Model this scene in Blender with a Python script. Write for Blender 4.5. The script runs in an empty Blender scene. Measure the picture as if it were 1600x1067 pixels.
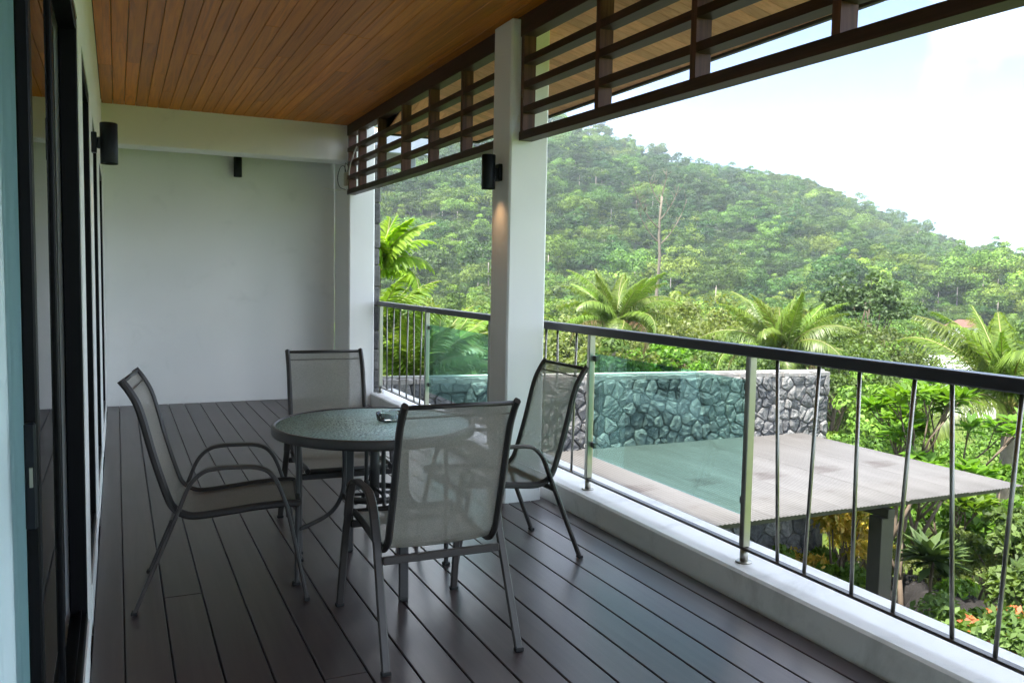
import bpy, math, random
import numpy as np
from mathutils import Vector, Matrix

# ------------------------------------------------------------------ camera, sky, sun, exposure
SC = bpy.context.scene
COL = SC.collection
cam_d = bpy.data.cameras.new('camera')
cam = bpy.data.objects.new('camera', cam_d)
COL.objects.link(cam)
SC.camera = cam
cam_d.sensor_width = 36.0
cam_d.sensor_fit = 'HORIZONTAL'
cam_d.lens = 29.925
cam_d.clip_start = 0.02
cam_d.clip_end = 6000.0
_r = Vector((0.90721196, -0.42027005, 0.01842675))
_d = Vector((-0.01494814, -0.07598104, -0.99699721))
_f = Vector((0.42040815, 0.90421234, -0.07521316))
_m = Matrix((( _r.x, -_d.x, -_f.x, 0.0), (_r.y, -_d.y, -_f.y, 0.0), (_r.z, -_d.z, -_f.z, 1.5), (0, 0, 0, 1)))
cam.matrix_world = _m

SUN_EL, SUN_AZ = math.radians(66), math.radians(250)      # compass: 0 = +Y, 90 = +X
world = bpy.data.worlds.new('World')
SC.world = world
world.use_nodes = True
wt = world.node_tree
wt.nodes.clear()
w_out = wt.nodes.new('ShaderNodeOutputWorld')
w_bg = wt.nodes.new('ShaderNodeBackground')
w_sky = wt.nodes.new('ShaderNodeTexSky')
w_sky.sky_type = 'NISHITA'
w_sky.sun_disc = False
w_sky.sun_elevation = SUN_EL
w_sky.sun_rotation = SUN_AZ
w_sky.air_density = 0.8
w_sky.dust_density = 0.0
w_sky.altitude = 2500.0
w_sky.ozone_density = 1.0
w_bg.inputs['Strength'].default_value = 0.05
# broken cloud deck, the same all round the sky
w_tc = wt.nodes.new('ShaderNodeTexCoord')
w_map = wt.nodes.new('ShaderNodeMapping')
w_map.inputs['Scale'].default_value = (1.0, 1.0, 2.0)
w_map.inputs['Location'].default_value = (8.68705, 19.0032, 18.5475)
w_n1 = wt.nodes.new('ShaderNodeTexNoise')
w_n1.inputs['Scale'].default_value = 4.2
w_n1.inputs['Detail'].default_value = 7.0
w_n1.inputs['Roughness'].default_value = 0.52
w_n1.inputs['Distortion'].default_value = 0.35
w_cr = wt.nodes.new('ShaderNodeValToRGB')
w_cr.color_ramp.elements[0].position = 0.43
w_cr.color_ramp.elements[0].color = (0, 0, 0, 1)
w_cr.color_ramp.elements[1].position = 0.70
w_cr.color_ramp.elements[1].color = (1, 1, 1, 1)
for _p, _c in ((.50, .015), (.565, .07), (.63, .40)):
    _e = w_cr.color_ramp.elements.new(_p); _e.color = (_c, _c, _c, 1)
w_mix = wt.nodes.new('ShaderNodeMixRGB')
w_n2 = wt.nodes.new('ShaderNodeTexNoise')
w_n2.inputs['Scale'].default_value = 5.0
w_n2.inputs['Detail'].default_value = 5.0
w_cc = wt.nodes.new('ShaderNodeValToRGB')
w_cc.color_ramp.elements[0].position = 0.35
w_cc.color_ramp.elements[0].color = (40.0, 43.0, 46.0, 1)
w_cc.color_ramp.elements[1].position = 0.62
w_cc.color_ramp.elements[1].color = (66.0, 68.0, 70.0, 1)
wt.links.new(w_tc.outputs['Generated'], w_map.inputs['Vector'])
wt.links.new(w_map.outputs[0], w_n1.inputs['Vector'])
wt.links.new(w_map.outputs[0], w_n2.inputs['Vector'])
wt.links.new(w_n1.outputs['Fac'], w_cr.inputs['Fac'])
wt.links.new(w_n2.outputs['Fac'], w_cc.inputs['Fac'])
wt.links.new(w_cr.outputs['Color'], w_mix.inputs['Fac'])
wt.links.new(w_sky.outputs['Color'], w_mix.inputs['Color1'])
wt.links.new(w_cc.outputs['Color'], w_mix.inputs['Color2'])
wt.links.new(w_mix.outputs['Color'], w_bg.inputs['Color'])
wt.links.new(w_bg.outputs[0], w_out.inputs['Surface'])

sun_d = bpy.data.lights.new('sun', 'SUN')
sun_d.energy = 2.0
sun_d.angle = math.radians(4.0)
sun_d.color = (1.0, 0.955, 0.88)
sun = bpy.data.objects.new('sun', sun_d)
COL.objects.link(sun)
_sd = Vector((math.cos(SUN_EL) * math.sin(SUN_AZ), math.cos(SUN_EL) * math.cos(SUN_AZ), math.sin(SUN_EL)))
sun.rotation_euler = _sd.to_track_quat('Z', 'Y').to_euler()

SC.view_settings.view_transform = 'Standard'
SC.view_settings.look = 'None'
SC.view_settings.gamma = 1.0
SC.view_settings.use_curve_mapping = False
SC.view_settings.exposure = 3.06
SC.render.engine = 'CYCLES'
SC.cycles.use_denoising = True
SC.cycles.max_bounces = 10
SC.cycles.transparent_max_bounces = 16
SC.cycles.diffuse_bounces = 5
SC.cycles.glossy_bounces = 4
SC.cycles.transmission_bounces = 6
SC.cycles.volume_bounces = 0
SC.cycles.caustics_reflective = False
SC.cycles.caustics_refractive = False
SC.cycles.sample_clamp_indirect = 6.0

rng = random.Random(7)
nrg = np.random.default_rng(11)

# ------------------------------------------------------------------ helpers
def tag(o, label=None, cat=None, group=None, kind=None):
    if label: o['label'] = label
    if cat: o['category'] = cat
    if group: o['group'] = group
    if kind: o['kind'] = kind
    return o

def thing(name, label, cat, loc=(0, 0, 0), rz=0.0, group=None):
    o = bpy.data.objects.new(name, None)
    COL.objects.link(o)
    o.location = loc
    o.rotation_euler = (0, 0, rz)
    o.empty_display_size = 0.1
    return tag(o, label, cat, group)

def link(name, me, parent=None, loc=None, rot=None, scale=None):
    o = bpy.data.objects.new(name, me)
    COL.objects.link(o)
    if parent: o.parent = parent
    if loc is not None: o.location = loc
    if rot is not None: o.rotation_euler = rot
    if scale is not None: o.scale = scale if hasattr(scale, '__len__') else (scale,) * 3
    return o

def copy_tree(o, parent=None):
    c = o.copy()
    COL.objects.link(c)
    c.parent = parent
    for ch in list(o.children):
        copy_tree(ch, c)
    return c

class MB:
    """collects simple shapes into one mesh"""
    def __init__(self):
        self.v, self.f, self.s, self.mi = [], [], [], []
        self.cur = 0
    def add(self, vs, fs, smooth=False):
        b = len(self.v)
        self.v += [tuple(p) for p in vs]
        self.f += [tuple(i + b for i in f) for f in fs]
        self.s += [smooth] * len(fs)
        self.mi += [self.cur] * len(fs)
    def box(self, x0, x1, y0, y1, z0, z1, bev=0.0):
        x0, x1 = min(x0, x1), max(x0, x1); y0, y1 = min(y0, y1), max(y0, y1); z0, z1 = min(z0, z1), max(z0, z1)
        if bev <= 0:
            vs = [(x, y, z) for z in (z0, z1) for y in (y0, y1) for x in (x0, x1)]
            self.add(vs, [(0, 2, 3, 1), (4, 5, 7, 6), (0, 1, 5, 4), (2, 6, 7, 3), (0, 4, 6, 2), (1, 3, 7, 5)])
            return
        b = min(bev, (x1 - x0) * .45, (y1 - y0) * .45, (z1 - z0) * .45)
        vs, ix = [], {}
        for i, x in enumerate((x0, x1)):
            for j, y in enumerate((y0, y1)):
                for k, z in enumerate((z0, z1)):
                    sx, sy, sz = (1, -1)[i], (1, -1)[j], (1, -1)[k]
                    for a, p in enumerate(((x, y + sy * b, z + sz * b), (x + sx * b, y, z + sz * b), (x + sx * b, y + sy * b, z))):
                        ix[i, j, k, a] = len(vs); vs.append(p)
        fs = []
        def q(*ks): fs.append([ix[k] for k in ks])
        q((0,0,0,0),(0,0,1,0),(0,1,1,0),(0,1,0,0)); q((1,0,0,0),(1,1,0,0),(1,1,1,0),(1,0,1,0))
        q((0,0,0,1),(1,0,0,1),(1,0,1,1),(0,0,1,1)); q((0,1,0,1),(0,1,1,1),(1,1,1,1),(1,1,0,1))
        q((0,0,0,2),(0,1,0,2),(1,1,0,2),(1,0,0,2)); q((0,0,1,2),(1,0,1,2),(1,1,1,2),(0,1,1,2))
        for i in (0, 1):
            for j in (0, 1):
                q((i,j,0,0),(i,j,1,0),(i,j,1,1),(i,j,0,1))
            for k in (0, 1):
                q((i,0,k,0),(i,1,k,0),(i,1,k,2),(i,0,k,2))
        for j in (0, 1):
            for k in (0, 1):
                q((0,j,k,1),(1,j,k,1),(1,j,k,2),(0,j,k,2))
        for i in (0, 1):
            for j in (0, 1):
                for k in (0, 1):
                    q((i,j,k,0),(i,j,k,1),(i,j,k,2))
        self.add(vs, fs)
        self.fix = True
    def tube(self, pts, r, n=8, cap=True, closed=False):
        pts = [Vector(p) for p in pts]
        N = len(pts)
        rs = r if hasattr(r, '__len__') else [r] * N
        up = Vector((0, 0, 1))
        vs, fs = [], []
        prev = None
        for i, p in enumerate(pts):
            if closed: t = pts[(i + 1) % N] - pts[i - 1]
            else: t = pts[min(i + 1, N - 1)] - pts[max(i - 1, 0)]
            t.normalize()
            if prev is None:
                a = t.cross(up)
                if a.length < 1e-3: a = t.cross(Vector((1, 0, 0)))
            else:
                a = prev - t * prev.dot(t)
            a.normalize(); prev = a
            b = t.cross(a)
            for k in range(n):
                an = 2 * math.pi * k / n
                vs.append(p + (a * math.cos(an) + b * math.sin(an)) * rs[i])
        for i in range(N if closed else N - 1):
            for k in range(n):
                i2 = (i + 1) % N
                fs.append((i * n + k, i * n + (k + 1) % n, i2 * n + (k + 1) % n, i2 * n + k))
        if cap and not closed:
            fs.append(tuple(range(n))[::-1]); fs.append(tuple((N - 1) * n + k for k in range(n)))
        self.add(vs, fs, True)
    def sweep(self, pts, side, w, t, ch=0.3, cap=True):
        """flat bar: width w along the fixed vector `side`, thickness t in the plane of the path"""
        pts = [Vector(p) for p in pts]
        side = Vector(side).normalized()
        N = len(pts)
        ws = w if hasattr(w, '__len__') else [w] * N
        sec = [(-.5, -.5 + ch), (-.5 + ch * t / max(ws[0], 1e-6), -.5), (.5 - ch * t / max(ws[0], 1e-6), -.5), (.5, -.5 + ch), (.5, .5 - ch), (.5 - ch * t / max(ws[0], 1e-6), .5), (-.5 + ch * t / max(ws[0], 1e-6), .5), (-.5, .5 - ch)]
        vs, fs = [], []
        for i, p in enumerate(pts):
            tg = (pts[min(i + 1, N - 1)] - pts[max(i - 1, 0)]).normalized()
            nn = tg.cross(side).normalized()
            for a, b in sec:
                vs.append(p + side * (a * ws[i]) + nn * (b * t))
        n = 8
        for i in range(N - 1):
            for k in range(n):
                fs.append((i * n + k, i * n + (k + 1) % n, (i + 1) * n + (k + 1) % n, (i + 1) * n + k))
        if cap:
            fs.append(tuple(range(n))[::-1]); fs.append(tuple((N - 1) * n + k for k in range(n)))
        self.add(vs, fs, False)
    def lathe(self, prof, n=24, c=(0, 0, 0), smooth=True):
        vs, fs = [], []
        for r, z in prof:
            for k in range(n):
                a = 2 * math.pi * k / n
                vs.append((c[0] + r * math.cos(a), c[1] + r * math.sin(a), c[2] + z))
        for i in range(len(prof) - 1):
            for k in range(n):
                fs.append((i * n + k, i * n + (k + 1) % n, (i + 1) * n + (k + 1) % n, (i + 1) * n + k))
        if prof[0][0] > 1e-6: fs.append(tuple(range(n))[::-1])
        if prof[-1][0] > 1e-6: fs.append(tuple((len(prof) - 1) * n + k for k in range(n)))
        self.add(vs, fs, smooth)
    def mesh(self, name, *mats):
        me = bpy.data.meshes.new(name)
        me.from_pydata([tuple(p) for p in self.v], [], self.f)
        for m in mats: me.materials.append(m)
        me.polygons.foreach_set('use_smooth', self.s)
        if len(mats) > 1: me.polygons.foreach_set('material_index', self.mi)
        if getattr(self, 'fix', False):
            import bmesh
            bm = bmesh.new(); bm.from_mesh(me)
            bmesh.ops.recalc_face_normals(bm, faces=bm.faces)
            bm.to_mesh(me); bm.free()
        me.update()
        return me
    def build(self, name, mat, parent=None, **k):
        mats = mat if isinstance(mat, (list, tuple)) else [mat]
        return link(name, self.mesh(name, *mats), parent, **k)

def struct(o):
    o['kind'] = 'structure'
    return o

def boxobj(name, mat, parent, *b, bev=0.0):
    m = MB(); m.box(*b, bev=bev)
    return m.build(name, mat, parent)

def crom(pts, k=5):
    pts = [Vector(p) for p in pts]
    out = []
    for i in range(len(pts) - 1):
        p0, p1, p2, p3 = pts[max(i - 1, 0)], pts[i], pts[i + 1], pts[min(i + 2, len(pts) - 1)]
        for j in range(k):
            t = j / k
            out.append(0.5 * ((2 * p1) + (p2 - p0) * t + (2 * p0 - 5 * p1 + 4 * p2 - p3) * t * t + (3 * p1 - p0 - 3 * p2 + p3) * t ** 3))
    out.append(pts[-1])
    return out

def arr_mesh(name, V, F, mat, rnd=None, smooth=False):
    """fast mesh from numpy: V (n,3), F (m,3 or 4)"""
    me = bpy.data.meshes.new(name)
    V = np.asarray(V, np.float32); F = np.asarray(F, np.int32)
    k = F.shape[1]
    me.vertices.add(len(V)); me.vertices.foreach_set('co', V.ravel())
    me.loops.add(F.size); me.loops.foreach_set('vertex_index', F.ravel())
    me.polygons.add(len(F)); me.polygons.foreach_set('loop_start', np.arange(0, F.size, k, dtype=np.int32))
    if smooth: me.polygons.foreach_set('use_smooth', np.ones(len(F), bool))
    if rnd is not None:
        at = me.attributes.new('rnd', 'FLOAT', 'FACE')
        at.data.foreach_set('value', np.asarray(rnd, np.float32))
    me.materials.append(mat)
    me.update(calc_edges=True)
    return me

# ------------------------------------------------------------------ materials
class NT:
    def __init__(self, name):
        self.m = bpy.data.materials.new(name)
        self.m.use_nodes = True
        self.t = self.m.node_tree
        self.t.nodes.clear()
        self.out = self.t.nodes.new('ShaderNodeOutputMaterial')
    def n(self, typ, **kw):
        nd = self.t.nodes.new(typ)
        for k, v in kw.items():
            if k in nd.inputs: nd.inputs[k].default_value = v
            else: setattr(nd, k, v)
        return nd
    def l(self, a, b): self.t.links.new(a, b)
    def bsdf(self, color=(.5, .5, .5), rough=.5, metal=0., spec=.5):
        b = self.n('ShaderNodeBsdfPrincipled')
        b.inputs['Base Color'].default_value = (*color, 1)
        b.inputs['Roughness'].default_value = rough
        b.inputs['Metallic'].default_value = metal
        b.inputs['Specular IOR Level'].default_value = spec
        self.l(b.outputs[0], self.out.inputs['Surface'])
        return b
    def coords(self, kind='Object', scale=(1, 1, 1), rand=False):
        tc = self.n('ShaderNodeTexCoord'); mp = self.n('ShaderNodeMapping')
        mp.inputs['Scale'].default_value = scale
        src = tc.outputs[kind]
        if rand:
            oi = self.n('ShaderNodeObjectInfo')
            mu = self.n('ShaderNodeVectorMath', operation='SCALE')
            cb = self.n('ShaderNodeCombineXYZ')
            mm = self.n('ShaderNodeMath', operation='MULTIPLY'); mm.inputs[1].default_value = 37.0
            self.l(oi.outputs['Random'], mm.inputs[0])
            for i in range(3): self.l(mm.outputs[0], cb.inputs[i])
            ad = self.n('ShaderNodeVectorMath', operation='ADD')
            self.l(src, ad.inputs[0]); self.l(cb.outputs[0], ad.inputs[1])
            src = ad.outputs[0]
        self.l(src, mp.inputs['Vector'])
        return mp.outputs[0]
    def noise(self, vec, scale=5, detail=4, rough=.5, dist=0.0):
        nd = self.n('ShaderNodeTexNoise')
        nd.inputs['Scale'].default_value = scale; nd.inputs['Detail'].default_value = detail
        nd.inputs['Roughness'].default_value = rough; nd.inputs['Distortion'].default_value = dist
        self.l(vec, nd.inputs['Vector'])
        return nd.outputs['Fac']
    def ramp(self, fac, stops):
        r = self.n('ShaderNodeValToRGB')
        els = r.color_ramp.elements
        while len(els) < len(stops): els.new(0.5)
        for e, (p, c) in zip(els, stops):
            e.position = p
            e.color = (*c, 1) if len(c) == 3 else c
        self.l(fac, r.inputs['Fac'])
        return r.outputs['Color']
    def mix(self, a, b, fac, mode='MIX'):
        m = self.n('ShaderNodeMixRGB', blend_type=mode)
        for s, i in ((a, 1), (b, 2), (fac, 0)):
            if hasattr(s, 'is_linked'): self.l(s, m.inputs[i])
            elif hasattr(s, '__len__'): m.inputs[i].default_value = (*s, 1)
            else: m.inputs[i].default_value = s
        return m.outputs[0]
    def bump(self, b, height, strength=.3, dist=.01):
        bp = self.n('ShaderNodeBump')
        bp.inputs['Strength'].default_value = strength; bp.inputs['Distance'].default_value = dist
        self.l(height, bp.inputs['Height']); self.l(bp.outputs[0], b.inputs['Normal'])
        return bp

M = {}
def paint(name, col, rough=.6, var=.08, scale=1.3, bump=.05, dirt=None, spec=.4):
    t = NT(name); b = t.bsdf(col, rough, 0, spec)
    v = t.coords('Object')
    n1 = t.noise(v, scale, 6, .6)
    c = t.ramp(n1, [(.25, tuple(x * (1 - var) for x in col)), (.75, tuple(min(1, x * (1 + var * .5)) for x in col))])
    if dirt:
        n2 = t.noise(v, dirt[0], 8, .7, .6)
        f = t.ramp(n2, [(dirt[1], (0, 0, 0)), (dirt[2], (1, 1, 1))])
        c = t.mix(c, dirt[3], f)
    t.l(c, b.inputs['Base Color'])
    n3 = t.noise(v, 90, 3, .6)
    t.bump(b, n3, bump, .004)
    M[name] = t.m
    return t.m

paint('white_wall', (.87, .87, .84), .65, .05, .7, .10, (3.0, .56, .95, (.68, .69, .65)))
paint('curb_paint', (.84, .84, .82), .5, .10, 1.6, .08, (2.2, .52, .8, (.50, .50, .47)))
paint('pillar_paint', (.87, .87, .85), .5, .05, 1.0, .05)
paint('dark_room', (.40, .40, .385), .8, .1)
paint('fascia', (.035, .03, .028), .5, .2)
paint('black_frame', (.004, .004, .005), .45, .2, 3, .02, None, .12)
paint('lamp_black', (.008, .010, .014), .42, .15, 6, .04, None, .2)
paint('rail_dark', (.030, .028, .032), .34, .2, 4, .03)
paint('chair_metal', (.060, .053, .049), .42, .2, 5, .05, (22, .62, .74, (.15, .13, .12)))
paint('chair_dark', (.036, .032, .030), .42, .2, 5, .05)
paint('table_metal', (.060, .058, .057), .4, .25, 6, .05, (14, .62, .75, (.16, .10, .05)))
paint('rubber', (.015, .015, .015), .7)
paint('beige_box', (.55, .52, .40), .5, .05)
paint('cable_white', (.70, .70, .64), .5, .05)
paint('black_wire', (.02, .02, .02), .5)
paint('post_steel', (.045, .04, .038), .45, .2, 3)
paint('mortar', (.11, .106, .10), .9, .25, 8, .3)
paint('coping', (.30, .28, .26), .85, .25, 6, .4, (5, .5, .7, (.2, .19, .17)))
paint('grey_roof', (.30, .34, .38), .45, .1, 2)
paint('house_white', (.78, .77, .74), .7, .06, .4)
paint('house_roof', (.15, .072, .048), .8, .2, .6)
paint('white_metal', (.80, .82, .84), .35, .05, .3)
paint('window_dark', (.03, .035, .04), .2)
paint('coconut', (.10, .14, .03), .6)

def wood(name, cols, rough, axis='Y', spec=.4, gr=(9, .55), ring=26):
    t = NT(name); b = t.bsdf(cols[1], rough, 0, spec)
    sc = {'Y': (ring, .9, ring), 'X': (.9, ring, ring), 'Z': (ring, ring, .9)}[axis]
    v = t.coords('Object', sc, True)
    n1 = t.noise(v, 1.0, 6, .62, 1.2)
    c = t.ramp(n1, [(.28, cols[0]), (.5, cols[1]), (.74, cols[2])])
    oi = t.n('ShaderNodeObjectInfo')
    r = t.ramp(oi.outputs['Random'], [(0, (.80, .78, .76)), (.5, (.97, .97, .97)), (1, (1.16, 1.14, 1.12))])
    c = t.mix(c, r, 1.0, 'MULTIPLY')
    t.l(c, b.inputs['Base Color'])
    t.bump(b, n1, .12, .004)
    M[name] = t.m
wood('ceiling_wood', [(.42, .118, .004), (.64, .198, .008), (.78, .275, .014)], .45)
wood('soffit_wood', [(.60, .27, .14), (.76, .37, .20), (.82, .44, .26)], .55, 'X')
wood('soffit_wood_y', [(.60, .27, .14), (.76, .37, .20), (.82, .44, .26)], .55, 'Y')
wood('lattice_wood', [(.020, .0075, .005), (.040, .015, .010), (.07, .028, .018)], .5, 'Y')
wood('lattice_post_wood', [(.040, .015, .010), (.095, .036, .022), (.16, .07, .045)], .5, 'Z')

def deck_mat():
    t = NT('deck'); b = t.bsdf((.05, .04, .04), .36, 0, .5)
    v = t.coords('Object', (30, 1.2, 30), True)
    n1 = t.noise(v, 1.0, 5, .6, .6)
    c = t.ramp(n1, [(.25, (.040, .0275, .028)), (.75, (.068, .049, .049))])
    oi = t.n('ShaderNodeObjectInfo')
    r = t.ramp(oi.outputs['Random'], [(0, (.82, .82, .82)), (1, (1.14, 1.12, 1.1))])
    c = t.mix(c, r, 1.0, 'MULTIPLY')
    gv = t.coords('Object', (1, 1, 1), True)
    n2 = t.noise(gv, 1.7, 4, .5, .4)
    dust = t.ramp(n2, [(.45, (0, 0, 0)), (.95, (.16, .16, .16))])
    c = t.mix(c, (.13, .12, .115), dust)
    t.l(c, b.inputs['Base Color'])
    rr = t.ramp(n2, [(.2, (.32, .32, .32)), (.8, (.37, .37, .37))])
    t.l(rr, b.inputs['Roughness'])
    t.bump(b, n1, .025, .003)
    M['deck'] = t.m
deck_mat()

def steel():
    t = NT('steel'); b = t.bsdf((.40, .385, .34), .34, 1.0)
    M['steel'] = t.m
    t = NT('steel_baluster'); b = t.bsdf((.27, .262, .235), .38, 1.0)
    M['steel_baluster'] = t.m
    t = NT('steel_dark'); b = t.bsdf((.13, .125, .115), .38, 1.0)
    M['steel_dark'] = t.m
steel()

def glassy(name, tint, ior=1.5, rough=0.0, bump=None, diff=None, refl=1.0):
    t = NT(name)
    tr = t.n('ShaderNodeBsdfTransparent'); tr.inputs[0].default_value = (*tint, 1)
    gl = t.n('ShaderNodeBsdfGlossy'); gl.inputs['Roughness'].default_value = rough
    fr = t.n('ShaderNodeFresnel'); fr.inputs['IOR'].default_value = ior
    mx = t.n('ShaderNodeMixShader')
    if bump:
        v = t.coords('Object')
        vo = t.n('ShaderNodeTexVoronoi'); vo.inputs['Scale'].default_value = bump[0]
        vo.feature = 'SMOOTH_F1'
        vo.inputs['Randomness'].default_value = 1.0
        t.l(v, vo.inputs['Vector'])
        bp = t.n('ShaderNodeBump'); bp.inputs['Strength'].default_value = bump[1]; bp.inputs['Distance'].default_value = bump[2]
        t.l(vo.outputs['Distance'], bp.inputs['Height'])
        t.l(bp.outputs[0], gl.inputs['Normal']); t.l(bp.outputs[0], fr.inputs['Normal'])
    src = tr.outputs[0]
    if diff:
        df = t.n('ShaderNodeBsdfDiffuse'); df.inputs[0].default_value = (*diff[0], 1)
        m2 = t.n('ShaderNodeMixShader'); m2.inputs[0].default_value = diff[1]
        t.l(tr.outputs[0], m2.inputs[1]); t.l(df.outputs[0], m2.inputs[2]); src = m2.outputs[0]
    fo = fr.outputs[0]
    if refl != 1.0:
        mm = t.n('ShaderNodeMath', operation='MULTIPLY'); mm.inputs[1].default_value = refl
        t.l(fo, mm.inputs[0]); fo = mm.outputs[0]
    t.l(fo, mx.inputs[0]); t.l(src, mx.inputs[1]); t.l(gl.outputs[0], mx.inputs[2])
    t.l(mx.outputs[0], t.out.inputs['Surface'])
    M[name] = t.m
glassy('rail_glass', (.74, .955, .915), 1.45, 0.0, None, ((.25, .5, .45), .010), .4)
glassy('door_glass', (.62, .72, .72), 1.5)
glassy('table_glass', (.62, .82, .80), 2.3, .24, (75, 1.0, .03), ((.66, .95, .91), .80))
glassy('ash_glass', (.92, .95, .95), 1.5, 0.0, None, ((.7, .75, .75), .10))

def sling(name, col, see):
    t = NT(name)
    d = t.n('ShaderNodeBsdfDiffuse')
    tl = t.n('ShaderNodeBsdfTranslucent')
    v = t.coords('Object', (1, 1, 1))
    n1 = t.noise(v, 260, 2, .6)
    c = t.ramp(n1, [(.3, tuple(x * .8 for x in col)), (.7, tuple(x * 1.2 for x in col))])
    t.l(c, d.inputs[0]); t.l(c, tl.inputs[0])
    m1 = t.n('ShaderNodeMixShader'); m1.inputs[0].default_value = .30
    t.l(d.outputs[0], m1.inputs[1]); t.l(tl.outputs[0], m1.inputs[2])
    tr = t.n('ShaderNodeBsdfTransparent')
    m2 = t.n('ShaderNodeMixShader'); m2.inputs[0].default_value = see
    t.l(m1.outputs[0], m2.inputs[1]); t.l(tr.outputs[0], m2.inputs[2])
    t.l(m2.outputs[0], t.out.inputs['Surface'])
    M[name] = t.m
sling('sling', (.35, .33, .285), .24)
sling('sling_dark', (.20, .188, .16), .04)

def emit(name, col, s):
    t = NT(name); e = t.n('ShaderNodeEmission'); e.inputs[0].default_value = (*col, 1); e.inputs[1].default_value = s
    t.l(e.outputs[0], t.out.inputs['Surface']); M[name] = t.m
emit('lamp_glow', (1.0, .55, .22), 1.6)

def cloth():
    t = NT('curtain'); d = t.n('ShaderNodeBsdfDiffuse'); tl = t.n('ShaderNodeBsdfTranslucent')
    d.inputs[0].default_value = tl.inputs[0].default_value = (.74, .90, .94, 1)
    m = t.n('ShaderNodeMixShader'); m.inputs[0].default_value = .25
    t.l(d.outputs[0], m.inputs[1]); t.l(tl.outputs[0], m.inputs[2]); t.l(m.outputs[0], t.out.inputs['Surface'])
    M['curtain'] = t.m
cloth()

def stone_mat():
    t = NT('stone'); b = t.bsdf((.25, .25, .25), .85)
    v = t.coords('Object', (1, 1, 1), True)
    oi = t.n('ShaderNodeObjectInfo')
    base = t.ramp(oi.outputs['Random'], [(0, (.095, .098, .102)), (.3, (.14, .14, .14)), (.65, (.19, .188, .18)), (1, (.28, .275, .262))])
    n1 = t.noise(v, 14, 8, .72, .5)
    k = t.ramp(n1, [(.3, (.45, .45, .46)), (.55, (1, 1, 1)), (.78, (1.7, 1.68, 1.62))])
    c = t.mix(base, k, 1.0, 'MULTIPLY')
    n2 = t.noise(v, 5, 5, .6)
    c = t.mix(c, (.16, .15, .11), t.ramp(n2, [(.58, (0, 0, 0)), (.75, (.6, .6, .6))]))
    t.l(c, b.inputs['Base Color'])
    t.bump(b, n1, .8, .02)
    M['stone'] = t.m
    t = NT('boulder'); b = t.bsdf((.1, .09, .085), .9)
    v = t.coords('Object'); n1 = t.noise(v, 5, 8, .7, .4)
    t.l(t.ramp(n1, [(.3, (.006, .005, .0048)), (.55, (.013, .011, .010)), (.8, (.035, .031, .028))]), b.inputs['Base Color'])
    t.bump(b, n1, .7, .05); M['boulder'] = t.m
stone_mat()

def canopy_mat():
    t = NT('canopy_sheet'); b = t.bsdf((.6, .58, .55), .5, 0, .35)
    v = t.coords('Object', (1, .22, 1))
    n1 = t.noise(v, 2.4, 7, .6, .5)
    c = t.ramp(n1, [(.30, (.088, .083, .078)), (.6, (.116, .111, .106)), (.8, (.130, .126, .121))])
    v2 = t.coords('Object', (.55, 1.5, 1))
    n2 = t.noise(v2, 1.25, 5, .55, .4)
    c = t.mix(c, (.036, .022, .017), t.ramp(n2, [(.58, (0, 0, 0)), (.70, (.8, .8, .8))]))
    t.l(c, b.inputs['Base Color'])
    M['canopy_sheet'] = t.m
canopy_mat()

def ground_mat():
    t = NT('ground'); b = t.bsdf((.08, .12, .03), .95, 0, .1)
    v = t.coords('Object')
    n1 = t.noise(v, .12, 6, .6); n2 = t.noise(v, 3.0, 6, .7)
    c = t.ramp(n1, [(.35, (.075, .105, .022)), (.55, (.10, .15, .028)), (.75, (.15, .17, .05))])
    c = t.mix(c, t.ramp(n2, [(.3, (.6, .6, .6)), (.7, (1.25, 1.25, 1.1))]), 1.0, 'MULTIPLY')
    t.l(c, b.inputs['Base Color']); t.bump(b, n2, .5, .05)
    M['ground'] = t.m
    t = NT('hill_soil'); b = t.bsdf((.2, .13, .07), .95, 0, .1)
    v = t.coords('Object'); n1 = t.noise(v, .06, 6, .65)
    t.l(t.ramp(n1, [(.40, (.035, .055, .02)), (.60, (.06, .08, .03)), (.75, (.12, .10, .05))]), b.inputs['Base Color'])
    M['hill_soil'] = t.m
ground_mat()

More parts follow.
